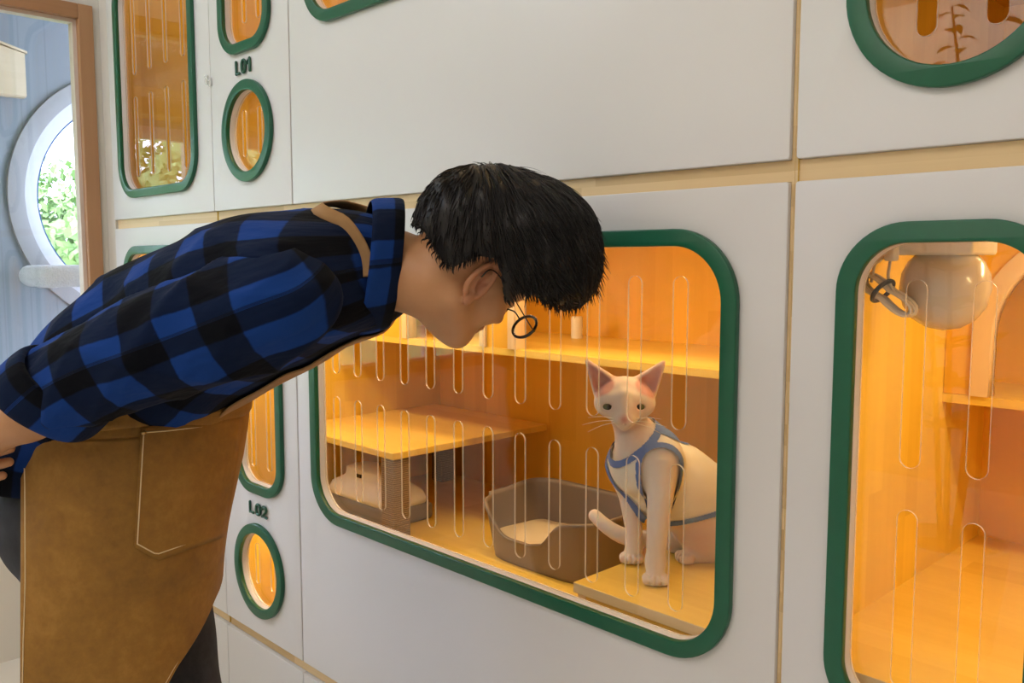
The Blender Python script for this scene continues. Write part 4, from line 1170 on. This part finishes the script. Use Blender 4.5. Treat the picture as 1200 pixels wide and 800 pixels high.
# --- apron
AK = [(440, 168, .158, .160), (455, 169, .164, .166), (470, 167, .169, .170), (500, 160, .179, .175), (540, 152, .184, .178), (580, 146, .181, .178), (620, 140, .177, .177), (660, 136, .173, .176), (700, 133, .171, .176), (760, 131, .171, .178), (820, 130, .173, .180), (900, 129, .176, .183)]
AT = 1.47
ay = np.array([a[0] for a in AK], float)
def asurf(y, th, off=0.0):
    xc = np.interp(y, ay, [a[1] for a in AK]); A = np.interp(y, ay, [a[2] for a in AK])+off; B = np.interp(y, ay, [a[3] for a in AK])+off
    C_ = at(xc, y, AT)
    fo = 1+.014*math.sin(3*th+.02*y)+.010*math.sin(5*th-.013*y+1)*min(1, max(0, (y-520)/200))+.022*math.exp(-((y-640)/26)**2-((th-.75)/.35)**2)-.02*math.exp(-((y-665)/16)**2-((th-.85)/.4)**2)
    if y < 500: fo += (.020*math.sin(.16*y+3*th)+.012*math.sin(.31*y-2*th))*(500-y)/50
    d = -(FW*np.array([1, 1, 0])); d /= np.linalg.norm(d)
    return C_+(RT*A*math.cos(th)+d*B*math.sin(th))*fo
def pxof(p):
    q = p-CAM; z = q@FW; return 600+FPX*(q@RT)/z, 400-FPX*(q@UP)/z
def th_at(x, yrow):      # angle whose point is seen at column x
    a, b = .02, PI-.02
    for _ in range(40):
        c = (a+b)/2
        if pxof(asurf(yrow, c))[0] > x: a = c
        else: b = c
    return (a+b)/2
ee = ([440, 640, 672, 700, 750, 800, 850, 905], [-75, -75, -35, 2, 31, 50, 64, 72])
ys = np.linspace(446, 905, 110); NT = 120
AV = np.zeros((len(ys), NT, 3)); AU = np.zeros((len(ys), NT, 3))
for i, y in enumerate(ys):
    t1 = th_at(26-.004*(y-540), y); t0 = math.radians(np.interp(y, *ee))
    for j, th in enumerate(np.linspace(t1, t0, NT)): AV[i, j] = asurf(y, th); AU[i, j] = (th, y, 0)
apron = grid_obj('apron', AV, AU, M['canvas'], person, False, .0025)
# rolled waistband above the pocket
WV = []
for k, a in enumerate(np.linspace(0, 2*PI, 14)):
    row = []
    for th in np.linspace(th_at(120, 480), math.radians(-60), 70):
        yy = 470+2.5*math.sin(4*th)+(14+2.5*math.sin(3*th+1))*math.sin(a)
        row.append(asurf(yy, th, .004+.007*max(0, math.cos(a))+.0015*math.sin(9*th+2*a)))
    WV.append(row)
grid_obj('waistband', np.array(WV), np.zeros((14, 70, 3)), M['canvas'], apron, False)
# pocket
def on_apron(x, y, off):    # nearest apron point seen at (x, y): the row parameter is not the row on screen, so iterate
    yr = y
    for _ in range(25):
        p = asurf(yr, th_at(x, yr), off); e = y-pxof(p)[1]; yr += e*.8
        if abs(e) < .05: break
    return p
def ribbon(name, pts, r, mat, parent):
    v, f = tube_mesh(np.array(pts), r, 6); return mesh_obj(name, v, f, mat, parent, True)
def bot(u): return np.interp(u, [0, .26, 1], [640, 656, 628])
PV = np.zeros((22, 22, 3))
for i, v in enumerate(np.linspace(0, 1, 22)):
    for j, u in enumerate(np.linspace(0, 1, 22)):
        y0 = 500+(488-500)*u; y = y0+(bot(u)-y0)*v
        xl = 165+(157-165)*v; xr = 281+(259-281)*v
        PV[i, j] = on_apron(xl+(xr-xl)*u, y, .0035)
pocket = grid_obj('pocket', PV, np.zeros_like(PV), M['canvas'], apron, False, .004)
e_ = lambda A: np.array(A)
def inset(i, j): return PV[i, j]
st_ = [PV[k, 1] for k in range(1, 21)]+[PV[20, k] for k in range(1, 21)]
ribbon('stitching', np.array(st_)+ic*.0052, .0010, M['thread'], pocket)
ribbon('stitching', np.array([PV[1, k] for k in range(1, 21)])+ic*.0052, .0010, M['thread'], pocket)
ribbon('stitching', np.array([PV[1, 1]+ic*.004, PV[1, 1]+ic*.0085])+0, .0038, M['brass'], pocket).name = 'rivet'
ribbon('stitching', [AV[i, 2]+ic*.0034 for i in range(8, len(ys))], .0010, M['thread'], apron)
ribbon('stitching', [AV[i, NT-3]+ic*.0034 for i in range(40, len(ys))], .0010, M['thread'], apron)
# bib under the chest and shoulder strap over the back: both follow the shirt's surface
def on_shirt(i, th, off):
    n = TV.shape[1]; j = (th % (2*PI))/(2*PI)*n; j0 = int(j) % n; w_ = j-int(j)
    c = TV[i].mean(0); p = TV[i, j0]*(1-w_)+TV[i, (j0+1) % n]*w_
    d = (p-c)/np.linalg.norm(p-c); return p+d*off
BV = np.array([[on_shirt(int(i), th, .009+.006*math.sin((th+PI/2)*1.2)**2*0) for th in np.linspace(math.radians(-142), math.radians(-82), 30)] for i in np.linspace(39, 96, 50)])
grid_obj('bib', BV, np.zeros_like(BV), M['strap'], apron, False, .003)
def strap(path, w_, name):
    path = np.array(path); s = spline(path, 40); Vv = []
    for k in range(40):
        i, th = s[k]; i0 = int(min(max(i, 0), 128)); d = s[min(k+1, 39)]-s[max(k-1, 0)]
        p = on_shirt(i0, th, .010); p2 = on_shirt(min(i0+1, 129), th, .010); f_ = i-i0; p = p*(1-f_)+p2*f_
        Vv.append(p)
    Vv = np.array(Vv); T = np.gradient(Vv, axis=0); out_ = []
    cen = TV.mean(1)
    for k in range(40):
        nrm = Vv[k]-cen[int(min(max(s[k][0], 0), 129))]; b = np.cross(T[k], nrm); b /= np.linalg.norm(b)
        out_.append([Vv[k]-b*w_/2, Vv[k]-b*w_/6, Vv[k]+b*w_/6, Vv[k]+b*w_/2])
    return grid_obj(name, np.array(out_), np.zeros((40, 4, 3)), M['strap'], apron, False, .002)
def near(px, py):          # the shirt row and angle seen at a place on the near side
    best = None
    for i in range(0, 60):
        for th in np.linspace(math.radians(-50), math.radians(95), 60):
            x, y = pxof(on_shirt(i, th, .0075)); e = (x-px)**2+(y-py)**2
            if best is None or e < best[0]: best = (e, i, th)
    return best[1:]
hp = [near(*q) for q in ((429, 322), (427, 302), (419, 281), (399, 258), (373, 244))]
ap = (hp[-1][0]+1.5, PI/2)
strap(hp+[ap]+[(i, PI-t) for i, t in reversed(hp)], .021, 'strap')
# --- jeans and shoes
Rl, Ll = at(112, 640, 1.40), at(172, 640, 1.56)
Rk = at(118, 850, 1.39); Lk = at(214, 850, 1.53)
Ra = np.array([Rk[0]-.02, Rk[1]-.01, .09]); La = np.array([Lk[0]-.01, Lk[1]+.01, .09])
PEL = at(124, 606, 1.47)
jp = [(s_ell(PEL, (.172, .148, .135), np.stack([RT, -FW*np.array([1, 1, 0])/np.linalg.norm(FW[:2]), [0, 0, 1]])), 0),
      (s_chain([Rl, Rk, Ra], [.098, .070, .054]), .04), (s_chain([Ll, Lk, La], [.098, .074, .054]), .04)]
ju = s_union(jp)
def jeans_f(P):
    d = ju(P)+.0025*np.sin(38*P[:, 2]+14*P[:, 0])*np.sin(22*P[:, 1]+9*P[:, 2])
    return np.maximum(d, np.maximum(P[:, 2]-(PEL[2]+.11), .075-P[:, 2]))
lo = np.array([min(Ra[0], PEL[0])-.25, min(Ra[1], PEL[1])-.25, .07]); hi = np.array([max(La[0], PEL[0])+.25, max(La[1], PEL[1])+.25, PEL[2]+.14])
V, F = polygonise(jeans_f, lo, hi, .006)
jeans = npmesh('jeans', V, F, M['denim'], person, True)
def shoe(A):
    f = Fwd; hx = np.array([A[0], A[1], 0])
    so = s_union([(s_rc(hx-f*.06+[0, 0, .045], hx+f*.06+[0, 0, .04], .042, .040), 0), (s_rc(hx+f*.06+[0, 0, .04], hx+f*.15+[0, 0, .034], .042, .034), .02), (s_rc(hx-f*.02+[0, 0, .06], hx-f*.015+[0, 0, .10], .042, .046), .02)])
    lo = hx-.26; lo[2] = 0; hi = hx+.26; hi[2] = .13
    V, F = polygonise(lambda P: np.maximum(so(P), .014-P[:, 2]), lo, hi, .006)
    o = npmesh('shoe', V, F, M['shoe'], person, True)
    fl = np.array([1, 1, 0]); V, F = polygonise(lambda P: np.maximum(np.maximum(so(P*fl+np.array([0, 0, .036]))-.003, P[:, 2]-.016), .0005-P[:, 2]), lo-np.array([0, 0, .012]), hi*np.array([1, 1, 0])+np.array([0, 0, .04]), .005)
    npmesh('sole', V, F, M['sole'], o, True)
shoe(Ra); shoe(La)
# --- hair
t_h = 1.30; uh = 1017/1.30
def HC_(x, y, dt=0): return at(x, y, t_h+dt)
IA = np.stack([ia, ib, ic])
cap = s_union([(s_ell(HC_(590, 283), (.116, .108, .094), IA), 0), (s_ell(HC_(636, 284), (.084, .082, .088), IA), .03), (s_ell(HC_(662, 318, .01), (.048, .055, .072), IA), .03), (s_ell(HC_(540, 285), (.055, .052, .078), IA), .03), (q_ell((-.012, 0, .050), (.112, .090, .098)), .02)])
hx_ = [470, 492, 503, 514, 530, 546, 562, 582, 588, 591, 597, 607, 625, 645, 664, 690, 708, 740]
hy_ = [255, 262, 282, 303, 314, 306, 300, 303, 322, 350, 354, 344, 346, 353, 362, 366, 320, 300]
def pix(P):
    q = P-CAM; z = q@FW; return 600+FPX*(q@RT)/z, 400-FPX*(q@UP)/z
def hair_f(P):
    x, y = pix(P)
    d = cap(P)+.0030*np.sin(.16*x+.05*y)*np.sin(.07*y-.11*x+55*(P@ic))
    return smax(d, (y-np.interp(x, hx_, hy_))/uh*.8, .006)
pts_ = np.array([HC_(600, 285)]); lo = pts_.min(0)-.19; hi = pts_.max(0)+.19; hi[1] = min(hi[1], -.015)
V, F = polygonise(hair_f, lo, hi, .0032)
hair = npmesh('hair', V, F, M['hair'], person, True)
# strands over the cap
gr = np.stack([(cap(V+np.eye(3)[i]*.001)-cap(V-np.eye(3)[i]*.001))/.002 for i in range(3)], 1); gr /= np.linalg.norm(gr, axis=1)[:, None]+1e-9
onc = np.abs(cap(V)) < .008
ids = np.where(onc)[0]; R_ = np.random.default_rng(11)
WH = HC_(578, 212, .02)
SV, SF = [], []
def strand(p, d, ln, r0, lift, curl, n=6, g=.5, hug=True):
    P = [p]; d = d/np.linalg.norm(d)
    for k in range(n):
        q = P[-1]+d*ln/n
        if hug:
            c = cap(q[None])[0]; e = .001; gn = np.array([(cap((q+np.eye(3)[i]*e)[None])[0]-c)/e for i in range(3)])
            tgt = lift*math.sin(PI*.5*(k+1)/n); q = q-gn*(c-tgt)*(.7 if c > tgt or True else 0)
        P.append(q); d = (q-P[-2]); d /= np.linalg.norm(d)+1e-9
        d = d+np.array([0, 0, -1])*g/n+curl/n; d /= np.linalg.norm(d)
    v, f = tube_mesh(np.array(P), np.linspace(r0, r0*.12, n+1), 3)
    b = len(SV); SV.extend(v); SF.extend([tuple(i+b for i in q) for q in f])
for k in R_.choice(ids, 2600, replace=False):
    p, nrm = V[k], gr[k]
    x, y = pix(p[None]); x, y = x[0], y[0]
    d = p-WH; d = d-nrm*(d@nrm)
    if np.linalg.norm(d) < 1e-4: continue
    d /= np.linalg.norm(d)
    d = d+ia*.35*(x > 560)+np.array([0, 0, -.35])+R_.normal(size=3)*.10; d -= nrm*(d@nrm)
    lim = np.interp(x, hx_, hy_)
    room = max(.012, (lim+6-y)/uh)
    ln = min(.040+.036*R_.random(), room)
    if x < 545: ln = min(ln, .022)
    strand(p, d, ln, .0011+.0007*R_.random(), .0012+.0034*R_.random(), R_.normal(size=3)*.14, 8)
# fringe locks hanging past the brow, short ends at the nape, a few fly-aways on top
for k in R_.choice(ids, 4000):
    p = V[k]; x, y = pix(p[None]); x, y = x[0], y[0]
    if x > 615 and 318 < y < 366 and R_.random() < .30:
        strand(p, ia*.35*(R_.random()-.2)+np.array([0, 0, -1])+R_.normal(size=3)*.2, .010+.014*R_.random(), .0013, 0, R_.normal(size=3)*.3, 5, .6, False)
    elif x > 672 and 235 < y < 340 and R_.random() < .5:
        strand(p, ia*.45+np.array([0, 0, -.8])+R_.normal(size=3)*.22, .012+.016*R_.random(), .0012, 0, R_.normal(size=3)*.2, 5, .8, False)
    elif x < 540 and y > 285 and R_.random() < .25:
        strand(p, ia*.3+np.array([0, 0, -1])+gr[k]*.1+R_.normal(size=3)*.15, .006+.006*R_.random(), .0008, 0, np.zeros(3), 4, .2, False)
for k in range(7):
    strand(HC_(540+8*k, 213-2*k, -.02+.008*k), ia+ib*.45+R_.normal(size=3)*.08, .075+.02*R_.random(), .0006, 0, -ib*1.1, 8, .1, False)
npmesh('hair_locks', np.array(SV), np.array([f for f in SF if len(f) == 4]), M['hair'], hair, True)
bw = []
for sg in (1, -1):
    v, f = tube_mesh(spline([Q(.094, sg*.016, .024), Q(.091, sg*.034, .030), Q(.078, sg*.052, .024)], 10), np.array([.002, .0034, .004, .004, .004, .0036, .0032, .0026, .002, .001]), 8)
    mesh_obj('eyebrow', v, f, M['hair'], person, True)
# --- glasses
gls = empty('glasses', tuple(Q(.1, 0, 0))); gls.parent = person; gls.location = Vector(Q(.1, 0, 0))-Vector(person.location)
cen = []
for sg in (1, -1):
    c = Q(.131, sg*.046, -.008); gx = h_s*math.cos(.12)-sg*h_f*math.sin(.12)*1; gy = h_u*.98+h_f*.12
    gx -= h_f*0; cen.append((c, gx, gy))
    v, f = tube_mesh([c+gx*.0255*math.cos(a)+gy*.0210*math.sin(a) for a in np.linspace(0, 2*PI, 44, endpoint=False)], .0025, 8, True)
    mesh_obj('rim', v, f, M['glasses'], gls, True)
    hng = c+sg*gx*.0255+gy*.006; e_p = Q(-.004, sg*.080, .020); e_q = Q(-.022, sg*.083, .000)
    v, f = tube_mesh(spline([hng, hng-h_f*.012+h_s*sg*.003, e_p, e_q], 26), .0011, 6); mesh_obj('temple', v, f, M['glasses'], gls, True)
v, f = tube_mesh(spline([cen[1][0]+cen[1][1]*.0255+cen[1][2]*.004, (cen[0][0]+cen[1][0])/2+h_u*.008+h_f*.003, cen[0][0]-cen[0][1]*.0255+cen[0][2]*.004], 12), .0014, 6)
mesh_obj('bridge', v, f, M['glasses'], gls, True)
# ------------------------------------------------------------------ camera and view
cd = bpy.data.cameras.new('camera'); co_ = bpy.data.objects.new('camera', cd); COL.objects.link(co_)
cd.sensor_width = 36; cd.lens = 36*FPX/1200; cd.clip_start = .02; cd.clip_end = 200
co_.matrix_world = Matrix(((RT[0], UP[0], -FW[0], CAM[0]), (RT[1], UP[1], -FW[1], CAM[1]), (RT[2], UP[2], -FW[2], CAM[2]), (0, 0, 0, 1)))
sc.camera = co_
vs = sc.view_settings; vs.view_transform = 'Standard'; vs.look = 'None'; vs.exposure = .06; vs.gamma = 1; vs.use_curve_mapping = False
cy_ = sc.cycles
cy_.max_bounces = 12; cy_.transparent_max_bounces = 24; cy_.diffuse_bounces = 6; cy_.glossy_bounces = 6; cy_.use_denoising = True
cy_.sample_clamp_indirect = 4
